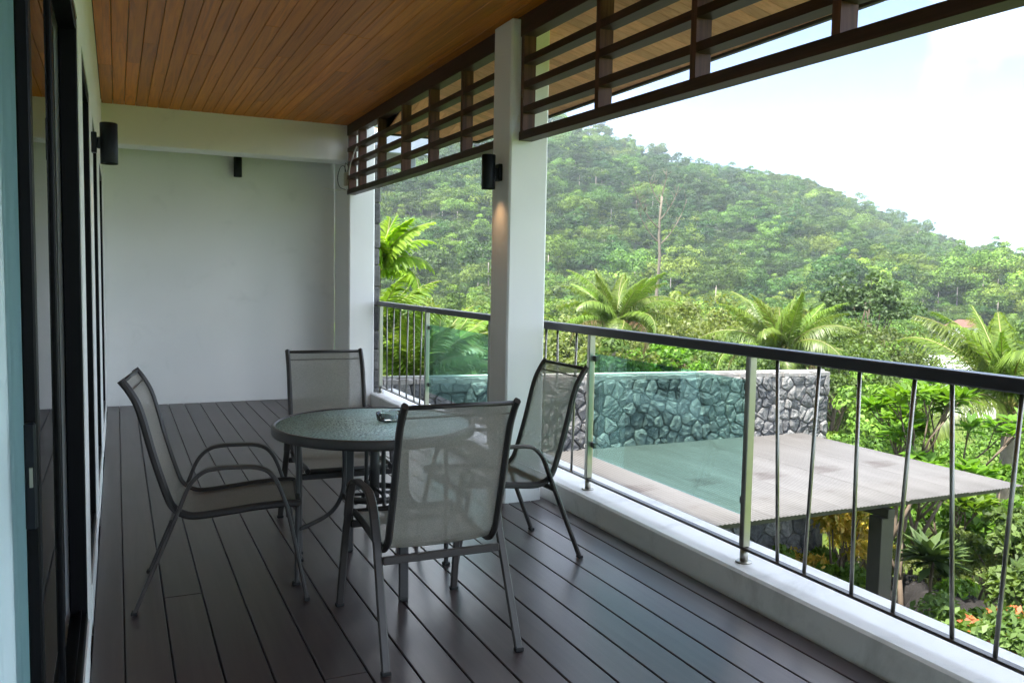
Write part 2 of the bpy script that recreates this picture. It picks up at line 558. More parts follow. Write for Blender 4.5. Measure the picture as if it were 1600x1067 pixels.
def leaf(name, lo, hi, trans=.35, gloss=.08, inst=False, rough=.55):
    t = NT(name)
    at = t.n('ShaderNodeAttribute'); at.attribute_name = 'rnd'
    oi = t.n('ShaderNodeObjectInfo')
    c = t.ramp(at.outputs['Fac'], [(0, lo), (1, hi)])
    hs = t.n('ShaderNodeHueSaturation')
    if inst:
        ia = t.n('ShaderNodeAttribute'); ia.attribute_name = 'tint'; ia.attribute_type = 'INSTANCER'
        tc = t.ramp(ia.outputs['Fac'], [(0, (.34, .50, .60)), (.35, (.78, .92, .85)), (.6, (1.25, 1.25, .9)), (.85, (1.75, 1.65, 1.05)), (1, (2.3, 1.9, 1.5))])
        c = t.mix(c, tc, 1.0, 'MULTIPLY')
    h = t.n('ShaderNodeMapRange'); h.inputs['To Min'].default_value = .485; h.inputs['To Max'].default_value = .515
    s = t.n('ShaderNodeMapRange'); s.inputs['To Min'].default_value = .75; s.inputs['To Max'].default_value = 1.25
    t.l(oi.outputs['Random'], h.inputs['Value']); t.l(oi.outputs['Random'], s.inputs['Value'])
    t.l(h.outputs[0], hs.inputs['Hue']); t.l(s.outputs[0], hs.inputs['Value']); t.l(c, hs.inputs['Color'])
    d = t.n('ShaderNodeBsdfDiffuse'); tl = t.n('ShaderNodeBsdfTranslucent'); g = t.n('ShaderNodeBsdfGlossy')
    g.inputs['Roughness'].default_value = rough
    t.l(hs.outputs[0], d.inputs[0])
    yl = t.mix(hs.outputs[0], (1.25, 1.3, .55), 1.0, 'MULTIPLY')
    t.l(yl, tl.inputs[0])
    m1 = t.n('ShaderNodeMixShader'); m1.inputs[0].default_value = trans
    t.l(d.outputs[0], m1.inputs[1]); t.l(tl.outputs[0], m1.inputs[2])
    m2 = t.n('ShaderNodeMixShader'); m2.inputs[0].default_value = gloss
    t.l(m1.outputs[0], m2.inputs[1]); t.l(g.outputs[0], m2.inputs[2])
    t.l(m2.outputs[0], t.out.inputs['Surface'])
    M[name] = t.m
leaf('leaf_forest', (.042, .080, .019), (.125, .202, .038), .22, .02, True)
leaf('leaf_dark', (.030, .055, .018), (.085, .13, .040), .25, .025)
leaf('leaf_mid', (.055, .095, .022), (.14, .20, .05), .35, .025)
leaf('leaf_light', (.085, .12, .025), (.21, .26, .07), .4, .025)
leaf('leaf_bright', (.06, .13, .010), (.15, .26, .025), .45, .025)
leaf('leaf_palm', (.07, .13, .014), (.18, .265, .036), .4, .04, False, .45)
leaf('leaf_areca', (.12, .22, .012), (.26, .38, .025), .5, .025)
leaf('leaf_gold', (.30, .34, .02), (.75, .50, .05), .4, .05)
leaf('leaf_red', (.45, .12, .03), (.55, .22, .05), .4, .05)
leaf('leaf_dead', (.16, .10, .045), (.26, .18, .09), .2, .02)
paint('bark', (.14, .105, .075), .9, .35, 6, .5)
paint('bark_pale', (.34, .30, .25), .9, .25, 5, .4)
paint('palm_bark', (.20, .17, .13), .9, .35, 9, .6)
leaf('rachis', (.22, .21, .05), (.26, .24, .06), .1, .1)

# ------------------------------------------------------------------ terrain
SKY_A = np.array([-180, -120, -60, -20, 5, 16, 24, 28, 30.6, 32.7, 35.2, 37.7, 39.7, 42.5, 45.2, 47.8, 50.7, 53.4, 55.4, 60, 75, 110, 180])
SKY_E = np.array([.03, .03, .06, .12, .17, .19, .18, .168, .155, .138, .128, .115, .107, .102, .090, .062, .043, .028, .014, .008, .006, .02, .03])
def gz(x, y):
    x = np.asarray(x, float); y = np.asarray(y, float)
    r = np.hypot(x, y); th = np.degrees(np.arctan2(x, y))
    base = np.interp(r, [0, 13, 18, 26, 45, 90, 220, 260], [-3.5, -3.55, -4.2, -5.6, -8.0, -10.6, -13.0, -13.0])
    ridge = 1.5 + np.interp(th, SKY_A, SKY_E) * 590 - 9.5
    t = np.clip((r - 190) / 400.0, 0, 1)
    t = .55 * t + .45 * t * t * (3 - 2 * t)
    wob = (np.sin(x * .021 + y * .013) + np.sin(x * -.017 + y * .031 + 1.3) + .6 * np.sin(x * .055 + y * .04 + 2.0)) * 4.0 * np.sin(np.pi * np.clip((r - 190) / 400, 0, 1))
    z = base * (1 - t) + ridge * t + wob
    return np.where(r > 590, ridge - (r - 590) * .10, z)

def build_ground():
    rs = np.concatenate([[0.01], np.linspace(3, 30, 22), np.linspace(34, 180, 36), np.linspace(190, 620, 52), [680, 760, 860, 960]])
    nt = 240
    th = np.linspace(-math.pi, math.pi, nt, endpoint=False)
    R, T = np.meshgrid(rs, th, indexing='ij')
    X, Y = R * np.sin(T), R * np.cos(T)
    Z = gz(X, Y)
    V = np.stack([X, Y, Z], -1).reshape(-1, 3)
    n = len(rs)
    i, j = np.meshgrid(np.arange(n - 1), np.arange(nt), indexing='ij')
    F = np.stack([i * nt + j, (i + 1) * nt + j, (i + 1) * nt + (j + 1) % nt, i * nt + (j + 1) % nt], -1).reshape(-1, 4)
    me = arr_mesh('ground', V, F[:, ::-1], M['ground'], None, True)
    me.materials.append(M['hill_soil'])
    rm = R[:-1].reshape(-1)
    me.polygons.foreach_set('material_index', (rm > 185).astype(np.int32))
    struct(link('ground', me))
build_ground()

# ------------------------------------------------------------------ building shell
DX = -0.115            # face of the house wall
DOORS = [(0.55, 3.53), (3.93, 5.0), (5.64, 6.9), (7.75, 9.3)]
HEAD, SILL = 2.40, 0.17
CZ = 3.16              # ceiling
m = MB()
ys = [-3.0]
for a, b in DOORS: ys += [a, b]
ys.append(9.6)
for k in range(0, len(ys), 2):
    m.box(DX - .22, DX, ys[k], ys[k + 1], 0, CZ)
for a, b in DOORS:
    m.box(DX - .22, DX, a, b, HEAD, CZ)
    m.box(DX - .22, DX + .003, a, b, -.05, SILL)
struct(m.build('house_wall', M['white_wall']))
m = MB(); m.box(DX - .22, 2.40, 10.3, 10.5, -.3, CZ + .1); m.box(DX - .22, DX - .001, 9.6, 10.3, 0, CZ)
struct(m.build('end_wall', M['white_wall']))
m = MB(); m.box(DX - .2, 2.399, 9.6, 9.92, 2.765, CZ + .05, bev=.012)
struct(m.build('wall_beam', M['white_wall']))
tag(boxobj('corner_column', M['pillar_paint'], None, 2.40, 2.70, 9.6, 10.3, -3.5, CZ + .02, bev=.014),
    'white painted corner column where the balcony meets the end wall', 'column')
tag(boxobj('balcony_pillar', M['pillar_paint'], None, 2.313, 2.59, 5.06, 5.343, -3.5, 3.15, bev=.012),
    'white square pillar in the middle of the balcony beside the railing', 'pillar')
m = MB()
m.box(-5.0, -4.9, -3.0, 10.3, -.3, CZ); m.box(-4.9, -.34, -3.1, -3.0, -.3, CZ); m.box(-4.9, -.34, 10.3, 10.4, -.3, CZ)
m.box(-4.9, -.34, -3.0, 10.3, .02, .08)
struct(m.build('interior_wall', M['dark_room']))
m = MB(); m.box(-5.0, 2.62, -3.1, 10.6, CZ + .04, CZ + .26)
struct(m.build('roof_slab', M['fascia']))
m = MB(); m.box(-5.0, 2.655, -3.1, 10.5, -.40, -.06)
struct(m.build('floor_slab', M['mortar']))

# deck planks
deck = bpy.data.objects.new('deck_floor', None); COL.objects.link(deck); struct(deck)
SP = .167
x = .008 - SP
k = 0
plank_cache = {}
while x < 2.6:
    a = max(x, DX + .004) + .003
    b = min(x + SP, 2.632) - .003
    if b - a > .02:
        y = rng.uniform(-1.5, 9.0) if rng.random() < .4 else 20
        cuts = [-2.6]
        while y < 9.4:
            if y > -2.2: cuts.append(y)
            y += 20
        cuts.append(10.29 if a < 2.3 else (10.29 if b < 2.39 else 9.59))
        for c0, c1 in zip(cuts, cuts[1:]):
            mm = MB(); L = c1 - c0 - .003
            mm.box(-(b - a) / 2, (b - a) / 2, -L / 2, L / 2, -.028, 0, bev=.003)
            mm.build('plank', M['deck'], deck, loc=((a + b) / 2, (c0 + c1) / 2, 0))
    x += SP
# ceiling planks
ceil = bpy.data.objects.new('ceiling', None); COL.objects.link(ceil); struct(ceil)
SPC = .1045
x = -.008 - SPC
while x < 2.38:
    a = max(x, DX + .002) + .0022
    b = min(x + SPC, 2.378) - .0022
    if b - a > .015:
        cuts = [-2.8]; y = -2.8 + rng.uniform(.8, 3)
        while y < 9.2:
            cuts.append(y); y += rng.uniform(3.4, 5.0)
        cuts.append(9.6)
        for c0, c1 in zip(cuts, cuts[1:]):
            L = c1 - c0 - .0015
            mm = MB(); mm.box(-(b - a) / 2, (b - a) / 2, -L / 2, L / 2, 0, .018, bev=.003)
            mm.build('plank', M['ceiling_wood'], ceil, loc=((a + b) / 2, (c0 + c1) / 2, CZ + rng.uniform(0, .002)))
    x += SPC

# eave soffit beyond the lattice, hipped at the far corner
XE, YE, XS, SL = 3.45, 8.40, 2.47, .25
soff = bpy.data.objects.new('eave_soffit', None); COL.objects.link(soff); struct(soff)
zs0 = CZ + .0
ln = (XE - XS)
def quadboard(P, th, name, mat):
    P = [Vector(p) for p in P]
    nn = (P[1] - P[0]).cross(P[2] - P[0]).normalized()
    if nn.z > 0: nn = -nn
    up = -nn * th
    mm = MB()
    n = len(P)
    mm.add([*P, *[p + up for p in P]], [tuple(range(n)), tuple(range(2 * n - 1, n - 1, -1))] + [(i, i + n, (i + 1) % n + n, (i + 1) % n) for i in range(n)])
    c = sum(P, Vector()) / n
    me = mm.mesh(name, mat)
    for v in me.vertices: v.co -= c
    return link(name, me, soff, loc=c)
bw = .105
y = -1.6
while y < YE - .02:
    y1 = min(y + bw, YE)
    # hip line: X = XS + (Y - (YE - ln))
    h0 = YE - ln
    xa0 = XS if y < h0 else XS + (y - h0)
    xa1 = XS if y1 < h0 else XS + (y1 - h0)
    zz = lambda X: zs0 - (X - XS) * SL
    g = .002
    if xa0 < XE - .02:
        quadboard([(xa0, y + g, zz(xa0)), (XE, y + g, zz(XE)), (XE, y1 - g, zz(XE)), (min(xa1, XE - .005), y1 - g, zz(min(xa1, XE - .005)))], .016, 'plank', M['soffit_wood'])
    y += bw
x = XS
while x < XE - .02:
    x1 = min(x + bw, XE)
    h0 = YE - ln
    ya0, ya1 = h0 + (x - XS), h0 + (x1 - XS)
    zz = lambda Y: zs0 - (Y - h0) * SL
    quadboard([(x + .002, ya0 + .004, zz(ya0)), (x + .002, YE, zz(YE)), (x1 - .002, YE, zz(YE)), (x1 - .002, min(ya1 + .004, YE - .004), zz(min(ya1, YE - .004)))], .016, 'plank', M['soffit_wood_y'])
    x += bw
ze = zs0 - ln * SL
m = MB()
m.box(XE + .001, XE + .03, -1.6, YE + .03, ze - .018, ze + .17)
m.box(XS, XE, YE + .001, YE + .03, ze - .018, ze + .17)
struct(m.build('eave_fascia', M['fascia']))
m = MB()
h0 = YE - ln
rt = .06
m.add([(XS, -1.6, zs0 + rt), (XE, -1.6, ze + rt), (XE, YE, ze + rt), (XS, h0, zs0 + rt), (XS, YE, ze + rt),
       (XS, -1.6, zs0 + rt + .1), (XE, -1.6, ze + rt + .1), (XE, YE, ze + rt + .1), (XS, h0, zs0 + rt + .1), (XS, YE, ze + rt + .1)],
      [(0, 1, 2, 3), (3, 2, 4), (5, 8, 7, 6), (8, 9, 7), (0, 5, 6, 1), (1, 6, 7, 2)])
struct(m.build('eave_roof', M['fascia']))

# neighbouring lower roof glimpsed through the lattice
t_ = thing('neighbour_roof', 'grey metal roof edge with orange wooden soffit behind the far lattice', 'roof', (3.0, 11.4, 3.1))
m = MB(); m.box(-.2, 1.05, 0, .06, .06, .33, bev=.01); m.build('gutter', M['grey_roof'], t_)
m = MB(); m.add([(-.2, .06, .10), (1.05, .06, .10), (1.05, 1.2, .52), (-.2, 1.2, .52), (-.2, .06, .16), (1.05, .06, .16), (1.05, 1.2, .58), (-.2, 1.2, .58)],
                [(0, 1, 2, 3), (7, 6, 5, 4), (0, 4, 5, 1), (1, 5, 6, 2), (3, 2, 6, 7), (0, 3, 7, 4)])
m.build('roof_panel', M['soffit_wood_y'], t_)
m = MB(); m.box(-.2, .9, .35, .41, -.10, .18, bev=.01); m.build('beam', M['grey_roof'], t_)

# ------------------------------------------------------------------ curb
m = MB(); m.box(2.66, 3.04, -2.6, 9.93, -.75, .132, bev=.012)
tag(m.build('balcony_curb', M['curb_paint']), 'low white concrete curb under the railing along the deck', 'curb')

# ------------------------------------------------------------------ sliding doors
def door(y0, y1, label, leaf0=None):
    t = thing('sliding_door', label, 'door', (DX, (y0 + y1) / 2, SILL), group='black framed glass doors')
    cy = (y0 + y1) / 2; hz = HEAD - SILL
    def P(name, mat, x0, x1, ya, yb, za, zb, par=t, bev=.004):
        return boxobj(name, mat, par, x0, x1, ya - cy, yb - cy, za, zb, bev=bev)
    fd = -.062 if leaf0 is not None else -.105
    P('frame', M['black_frame'], fd, -.003, y1 - .03, y1 - .001, .002, hz - .002)
    P('frame', M['black_frame'], fd, -.003, y0 + .001, y0 + .03, .002, hz - .002)
    P('frame', M['black_frame'], fd, -.003, y0 + .031, y1 - .031, hz - .045, hz - .003)
    P('frame', M['black_frame'], fd, -.003, y0 + .031, y1 - .031, .003, .04)
    P('track', M['black_frame'], -.030, -.022, y0 + .031, y1 - .031, .041, .055, bev=0)
    a, b = (leaf0 if leaf0 is not None else y0 + .032), (2.72 if leaf0 is not None else y1 - .032)
    lx = .058 if leaf0 is not None else 0.0
    lv = P('door_leaf', M['black_frame'], -.118 + lx, -.093 + lx, a, a + .06, .045, hz - .05)
    for (ya, yb, za, zb) in ((b - .06, b, .045, hz - .05), (a + .0605, b - .0605, .045, .13), (a + .0605, b - .0605, hz - .12, hz - .05)):
        P('stile', M['black_frame'], -.118 + lx, -.093 + lx, ya, yb, za, zb, lv)
    P('glass_pane', M['door_glass'], -.108 + lx, -.102 + lx, a + .061, b - .061, .131, hz - .121, t, 0)
    if leaf0 is not None:
        P('fixed_leaf', M['black_frame'], -.104, -.075, b - .05, b + .02, .045, hz - .05)
        P('fixed_leaf', M['black_frame'], -.104, -.075, y1 - .10, y1 - .032, .045, hz - .05)
        P('glass_pane', M['door_glass'], -.094, -.088, b + .021, y1 - .101, .046, hz - .051, t, 0)
        P('lock', M['lamp_black'], -.117 + lx, -.096 + lx, a - .02, a - .001, .80, 1.02, lv)
        P('keyhole', M['steel'], -.108 + lx, -.102 + lx, a - .026, a - .0205, .89, .93, lv, 0)
    return t
door(*DOORS[0], 'black sliding glass door nearest the camera, slid open beside the pale curtain', 1.96)
door(*DOORS[1], 'black framed glass door just past the first white wall strip')
door(*DOORS[2], 'black framed glass door right behind the wall lamp')
door(*DOORS[3], 'black framed glass door farthest along, by the end wall')
# curtain in the open half
m = MB()
N = 120
vs, fs = [], []
for i in range(N + 1):
    yy = .75 + (2.45 - .75) * i / N
    xx = -.212 + .010 * math.sin(i * .62) + .006 * math.sin(i * 1.43 + 1)
    for kz, z in enumerate((.19, 1.0, 1.8, 2.38)):
        vs.append((xx - .004 * kz + .003 * math.sin(i * .3 + kz), yy, z))
for i in range(N):
    for kz in range(3):
        fs.append((i * 4 + kz, (i + 1) * 4 + kz, (i + 1) * 4 + kz + 1, i * 4 + kz + 1))
m.add(vs, fs, True)
tag(m.build('curtain', M['curtain']), 'pale blue curtain hanging in the open doorway at the left edge', 'curtain')

# ------------------------------------------------------------------ wall lamps
def lamp(loc, rz, label, lit):
    t = thing('wall_lamp', label, 'lamp', loc, rz, group='black cylinder wall lamps')   # wall at local y=0, lamp sticks out to -y
    m = MB(); m.box(-.032, .032, -.028, 0, -.055, .055, bev=.004); m.build('back_plate', M['lamp_black'], t)
    m = MB(); m.box(-.018, .018, -.05, -.0285, -.03, .03, bev=.003); m.build('arm', M['lamp_black'], t)
    m = MB(); m.lathe([(.038, -.108), (.044, -.112), (.0455, -.108), (.0455, .108), (.042, .112), (0.0001, .112)], 28, (0, -.088, 0))
    m.lathe([(.038, -.108), (.038, -.06), (.0001, -.06)], 28, (0, -.088, 0))
    b = m.build('lamp_body', M['lamp_black'], t)
    m = MB(); m.lathe([(.0001, -.1065), (.0375, -.1065)], 20, (0, -.088, 0)); m.f = [f for f in m.f if len(f) == 4]
    m.s = m.s[:len(m.f)]; m.mi = m.mi[:len(m.f)]
    m.build('bulb_lens', M['lamp_glow'] if lit else M['lamp_black'], b)
    if lit:
        d = bpy.data.lights.new('lamp_light', 'SPOT'); d.energy = lit; d.color = (1.0, .58, .28)
        d.spot_size = math.radians(110); d.spot_blend = 1.0; d.shadow_soft_size = .04
        o = bpy.data.objects.new('lamp_light', d); COL.objects.link(o); o.parent = t; o.location = (0, -.088, -.12)
    return t
lamp((DX, 5.28, 2.195), math.pi / 2, 'black cylinder lamp glowing orange on the house wall between doors', .25)
lamp((1.27, 10.3, 2.69), 0, 'small black lamp high on the white end wall', 0)
lamp((2.313, 5.20, 2.185), -math.pi / 2, 'black cylinder lamp on the square pillar', .45)

# ------------------------------------------------------------------ lattice screens
LX0, LX1 = 2.378, 2.462
def lattice(y0, y1, posts, zb0, zb1, label):
    """zb0/zb1: underside of the bottom beam at y0/y1"""
    t = thing('lattice_screen', label, 'lattice', (2.42, y0, zb0), group='dark timber lattice screens under the ceiling')
    def bar(name, ya, yb, off, hh, x0=LX0, x1=LX1, mat='lattice_wood', par=t):
        za = zb0 + (zb1 - zb0) * (ya - y0) / (y1 - y0) + off
        zb = zb0 + (zb1 - zb0) * (yb - y0) / (y1 - y0) + off
        c = (2.42, y0, zb0)
        vs = [(x, y, z) for (y, zz) in ((ya, za), (yb, zb)) for z in (zz, zz + hh) for x in (x0, x1)]
        vs = [(a - c[0], b - c[1], d - c[2]) for a, b, d in vs]
        mm = MB(); mm.add(vs, [(0, 1, 3, 2), (4, 6, 7, 5), (0, 4, 5, 1), (2, 3, 7, 6), (0, 2, 6, 4), (1, 5, 7, 3)])
        return mm.build(name, M[mat], par)
    bar('bottom_beam', y0, y1, 0, .055, LX0 - .004, LX1 + .004)
    bar('top_beam', y0, y1, .655, .30, LX0 - .004, LX1 + .004)
    ps = sorted(posts)
    for p in ps:
        bar('post', p - .042, p, .056, .598, mat='lattice_post_wood')
    edges = [y0] + [v for p in ps for v in (p - .043, p + .001)] + [y1]
    segs = [(edges[i], edges[i + 1]) for i in range(0, len(edges), 2)]
    for a, b in segs:
        if b - a < .03: continue
        for kz in range(3):
            bar('slat', a, b, .168 + kz * .153, .044)
    return t
lattice(5.345, 9.598, [9.56, 9.13, 8.38, 7.60, 6.85, 6.11], 2.380, 2.393, 'dark timber lattice between the square pillar and corner column')
lattice(-1.5, 5.058, [5.05, 4.107, 3.254, 2.403, 1.55, .70, -.15, -1.0], 2.286, 2.380, 'dark timber lattice over the open railing, running toward the camera')

# ------------------------------------------------------------------ railing
RX = 2.765
rail = thing('balcony_railing', 'steel railing with dark handrail, slanted balusters and green glass panels', 'railing', (RX, 5.0, .132))
def RP(name, mat, x0, x1, y0, y1, z0, z1, par=rail, bev=.004):
    return boxobj(name, mat, par, x0, x1, y0 - 5, y1 - 5, z0 - .132, z1 - .132, bev=bev)
RP('handrail', M['rail_dark'], -.036, .036, -2.2, 9.60, 1.142, 1.194, bev=.006)
RP('bottom_rail', M['steel_dark'], -.018, .018, -2.2, 9.60, .196, .210, bev=.003)
POSTS = [9.55, 7.93, 6.35, 4.735, 3.21, 1.69, .17, -1.35]
def post(y):
    p = RP('post', M['steel'], -.022, .022, y - .017, y + .017, .211, 1.1415)
    mm = MB(); mm.lathe([(.020, .008), (.020, .063)], 16, (0, y - 5, 0)); mm.build('post_foot', M['steel'], p)
    mm = MB(); mm.lathe([(.040, 0.001), (.040, .006), (.034, .008), (.0001, .008)], 20, (0, y - 5, 0)); mm.build('flange', M['steel'], p)
for y in POSTS: post(y)
def bal(yt, yb):
    mm = MB(); mm.tube([(0, yb - 5, .0785), (0, yt - 5, 1.0095)], .0085, 8); mm.build('baluster', M['steel_baluster'], rail)
for yt, yb in ((9.31, 9.29), (9.04, 9.10), (8.81, 8.82), (8.54, 8.58), (8.35, 8.32), (8.09, 8.14),
               (6.12, 6.10), (5.90, 5.93), (5.63, 5.64), (5.37, 5.40), (5.20, 5.18), (4.93, 4.96),
               (3.034, 2.98), (2.775, 2.81), (2.553, 2.54), (2.285, 2.33), (2.125, 2.066), (1.858, 1.896)):
    bal(yt, yb)
for a, b in ((6.35, 7.93), (3.21, 4.735), (.17, 1.69)):
    g = RP('glass_panel', M['rail_glass'], .010, .018, a + .045, b - .035, .355, 1.022, rail, 0)
    for yy in (a + .019, b - .055):
        for zz in (.43, .99):
            RP('clamp', M['steel_dark'], .002, .026, yy, yy + .035, zz - .018, zz + .018, g)

# ------------------------------------------------------------------ chairs
PROF_LEG_R = [(0, 0), (.10, .24), (.19, .457)]
PROF_ARM = [(.19, .457), (.233, .56), (.288, .615), (.345, .630), (.43, .632), (.51, .628), (.569, .604), (.612, .541), (.647, .442)]
PROF_LEG_F = [(.647, .442), (.684, .27), (.737, 0)]
PROF_RAIL = [(-.045, 1.025), (-.008, .972), (.03, .89), (.083, .685), (.138, .505), (.165, .452), (.205, .422), (.264, .411), (.40, .424), (.522, .438), (.66, .445), (.705, .438)]
def make_chair():
    root = thing('patio_chair', 'x', 'chair', group='sling chairs around the glass table')
    cy = -.37
    for s in (-1, 1):
        def path(pr, x0, x1, k=4):
            n = len(pr)
            return crom([(s * (x0 + (x1 - x0) * i / (n - 1)), u + cy, z) for i, (u, z) in enumerate(pr)], k)
        mm = MB(); mm.sweep(path(PROF_LEG_R, .276, .262), (1, 0, 0), .034, .018); lg = mm.build('leg', M['chair_metal'], root)
        mm = MB(); mm.box(s * .276 - .019, s * .276 + .019, cy - .010, cy + .016, .0005, .016, bev=.003); mm.build('foot_cap', M['rubber'], lg)
        mm = MB(); mm.sweep(path(PROF_ARM, .262, .262), (1, 0, 0), .038, .017); mm.build('armrest', M['chair_metal'], root)
        mm = MB(); mm.sweep(path(PROF_LEG_F, .262, .276), (1, 0, 0), .034, .018); lg = mm.build('leg', M['chair_metal'], root)
        mm = MB(); mm.box(s * .276 - .019, s * .276 + .019, .737 + cy - .014, .737 + cy + .012, .0005, .016, bev=.003); mm.build('foot_cap', M['rubber'], lg)
        mm = MB(); mm.sweep(crom([(s * .226, u + cy, z) for u, z in PROF_RAIL], 4), (1, 0, 0), .026, .034); mm.build('side_rail', M['chair_dark'], root)
        for (u, z) in ((.19, .445), (.652, .43)):
            mm = MB(); mm.tube([(s * .2395, u + cy, z), (s * .2435, u + cy, z)], .010, 8); mm.build('bolt', M['steel_dark'], root)
    ra = crom([(0, u + cy, z) for u, z in PROF_RAIL], 4)
    i0 = 20
    def sheet(pts, name, x0=-.2125, x1=.2125, mat='sling', nx=6, sag=.010, off=0.0):
        vs, fs = [], []
        for i, p in enumerate(pts):
            tg = (pts[min(i + 1, len(pts) - 1)] - pts[max(i - 1, 0)]).normalized()
            nn = Vector((0, -tg.z, tg.y))
            for k in range(nx + 1):
                xx = x0 + (x1 - x0) * k / nx
                q = p + nn * (-sag * (1 - (2 * k / nx - 1) ** 2) + off)
                vs.append((xx, q.y, q.z))
        for i in range(len(pts) - 1):
            for k in range(nx):
                fs.append((i * (nx + 1) + k, i * (nx + 1) + k + 1, (i + 1) * (nx + 1) + k + 1, (i + 1) * (nx + 1) + k))
        mm = MB(); mm.add(vs, fs, True)
        return mm.build(name, M[mat], root)
    sheet(ra[1:i0 + 1], 'backrest')
    sheet(ra[i0:-1], 'seat')
    # rolled top and front hems, stretchers
    mm = MB(); mm.tube([(-.212, ra[1].y, ra[1].z), (.212, ra[1].y, ra[1].z)], .009, 8); mm.build('top_bar', M['chair_dark'], root)
    mm = MB(); mm.box(-.2125, .2125, ra[4].y - .002, ra[4].y + .002, ra[4].z - .003, ra[4].z + .003); mm.build('hem', M['sling_dark'], root)
    mm = MB(); mm.tube([(-.212, ra[-1].y, ra[-1].z), (.212, ra[-1].y, ra[-1].z)], .013, 8); mm.build('front_bar', M['chair_dark'], root)
    mm = MB(); mm.box(-.247, .247, .155 + cy - .010, .155 + cy + .010, .372, .404, bev=.004); mm.build('stretcher', M['chair_metal'], root)
    mm = MB(); mm.box(-.247, .247, .655 + cy - .010, .655 + cy + .010, .382, .414, bev=.004); mm.build('stretcher', M['chair_dark'], root)
    return root
chair = make_chair()
CH = [((1.172, 3.362), 0.0, 'sling patio chair nearest the camera, seen from behind', 1),
      ((.452, 4.185), -90 - 8.2, 'sling patio chair seen in profile beside the glass doors', 1),
      ((1.865, 4.17), 90 + 2.0, 'sling patio chair with its back to the railing', 1),
      ((1.155, 4.875), 180 - 2.0, 'sling patio chair on the far side of the glass table', 1)]
for i, ((x, y), a, lb, s) in enumerate(CH):
    c = chair if i == 0 else copy_tree(chair)
    c.location = (x, y, 0.0005); c.rotation_euler = (0, 0, math.radians(a)); c['label'] = lb

# ------------------------------------------------------------------ table and ashtray
TX, TY, TZ, TR = 1.153, 4.075, .772, .498
tab = thing('round_table', 'round patio table with pebbled glass top and dark metal rim', 'table', (TX, TY, 0))
m = MB(); m.lathe([(TR - .030, TZ - .050), (TR - .004, TZ - .046), (TR, TZ - .034), (TR, TZ - .008), (TR - .006, TZ), (TR - .018, TZ), (TR - .022, TZ - .010), (TR - .030, TZ - .014), (TR - .030, TZ - .050)], 72)
m.f = [f for f in m.f if len(f) == 4]; m.s = m.s[:len(m.f)]; m.mi = m.mi[:len(m.f)]
m.build('rim', M['table_metal'], tab)
m = MB(); m.lathe([(.0001, TZ - .012), (TR - .031, TZ - .012), (TR - .023, TZ - .005), (.0001, TZ - .005)], 72); m.build('glass_top', M['table_glass'], tab)
def tleg(px, py, qx, qy, w, ang, th=.018):
    mm = MB()
    sd = (math.cos(ang), math.sin(ang), 0)
    mm.sweep(crom([(qx, qy, TZ - .051), (qx * .6 + px * .4, qy * .6 + py * .4, .45), (px, py, .006)], 4), sd, w, th)
    o = mm.build('leg', M['table_metal'], tab)
    mm = MB(); mm.box(px - .018, px + .018, py - .018, py + .018, .0005, .014, bev=.003); mm.build('foot_cap', M['rubber'], o)
tleg(-.386, 0, -.375, 0, .032, math.pi / 2); tleg(.386, 0, .375, 0, .032, math.pi / 2)
tleg(-.03, .39, -.03, .38, .046, 0.0); tleg(.03, -.39, .03, -.38, .046, 0.0)
for k in range(4):
    c, s = math.cos(k * math.pi / 2), math.sin(k * math.pi / 2)
    mm = MB(); mm.tube(crom([(c * q, s * q, z) for q, z in ((.155, TZ - .03), (.152, .55), (.165, .42), (.23, .33), (.372, .27))], 6), .011, 8); mm.build('brace', M['table_metal'], tab)
mm = MB(); mm.lathe([(.155, .40), (.163, .40), (.163, .43), (.155, .43), (.155, .40)], 28); mm.f = [f for f in mm.f if len(f) == 4]; mm.s = mm.s[:len(mm.f)]; mm.mi = mm.mi[:len(mm.f)]
mm.build('ring', M['table_metal'], tab)
mm = MB(); mm.lathe([(.024, .36), (.024, TZ - .03)], 16); mm.build('umbrella_sleeve', M['table_metal'], tab)
for a in (0, 90):
    c, s = math.cos(math.radians(a)), math.sin(math.radians(a))
    mm = MB(); mm.tube([(-c * .155, -s * .155, .415 + a * .0003), (c * .155, s * .155, .415 + a * .0003)], .008, 6); mm.build('spoke', M['table_metal'], tab)
for a in (20, 110, 200, 290):
    c, s = math.cos(math.radians(a)), math.sin(math.radians(a))
    mm = MB(); mm.tube([(c * .02, s * .02, TZ - .036), (c * (TR - .032), s * (TR - .032), TZ - .036)], .010, 6); mm.build('support_bar', M['table_metal'], tab)
m = MB()
m.lathe([(.0001, 0), (.058, 0), (.066, .006), (.072, .040), (.068, .044), (.060, .042), (.052, .014), (.0001, .011)], 16)
for v in range(len(m.v)):
    x, y, z = m.v[v]
    a = math.atan2(y, x); r = math.hypot(x, y)
    if r > .055 and z > .03 and abs(math.sin(2 * a)) < .3: z -= .011
    m.v[v] = (x, y, z)
tag(m.build('ashtray', M['ash_glass'], loc=(1.235, 4.09, TZ + .0006)), 'clear glass ashtray standing on the round table', 'ashtray')

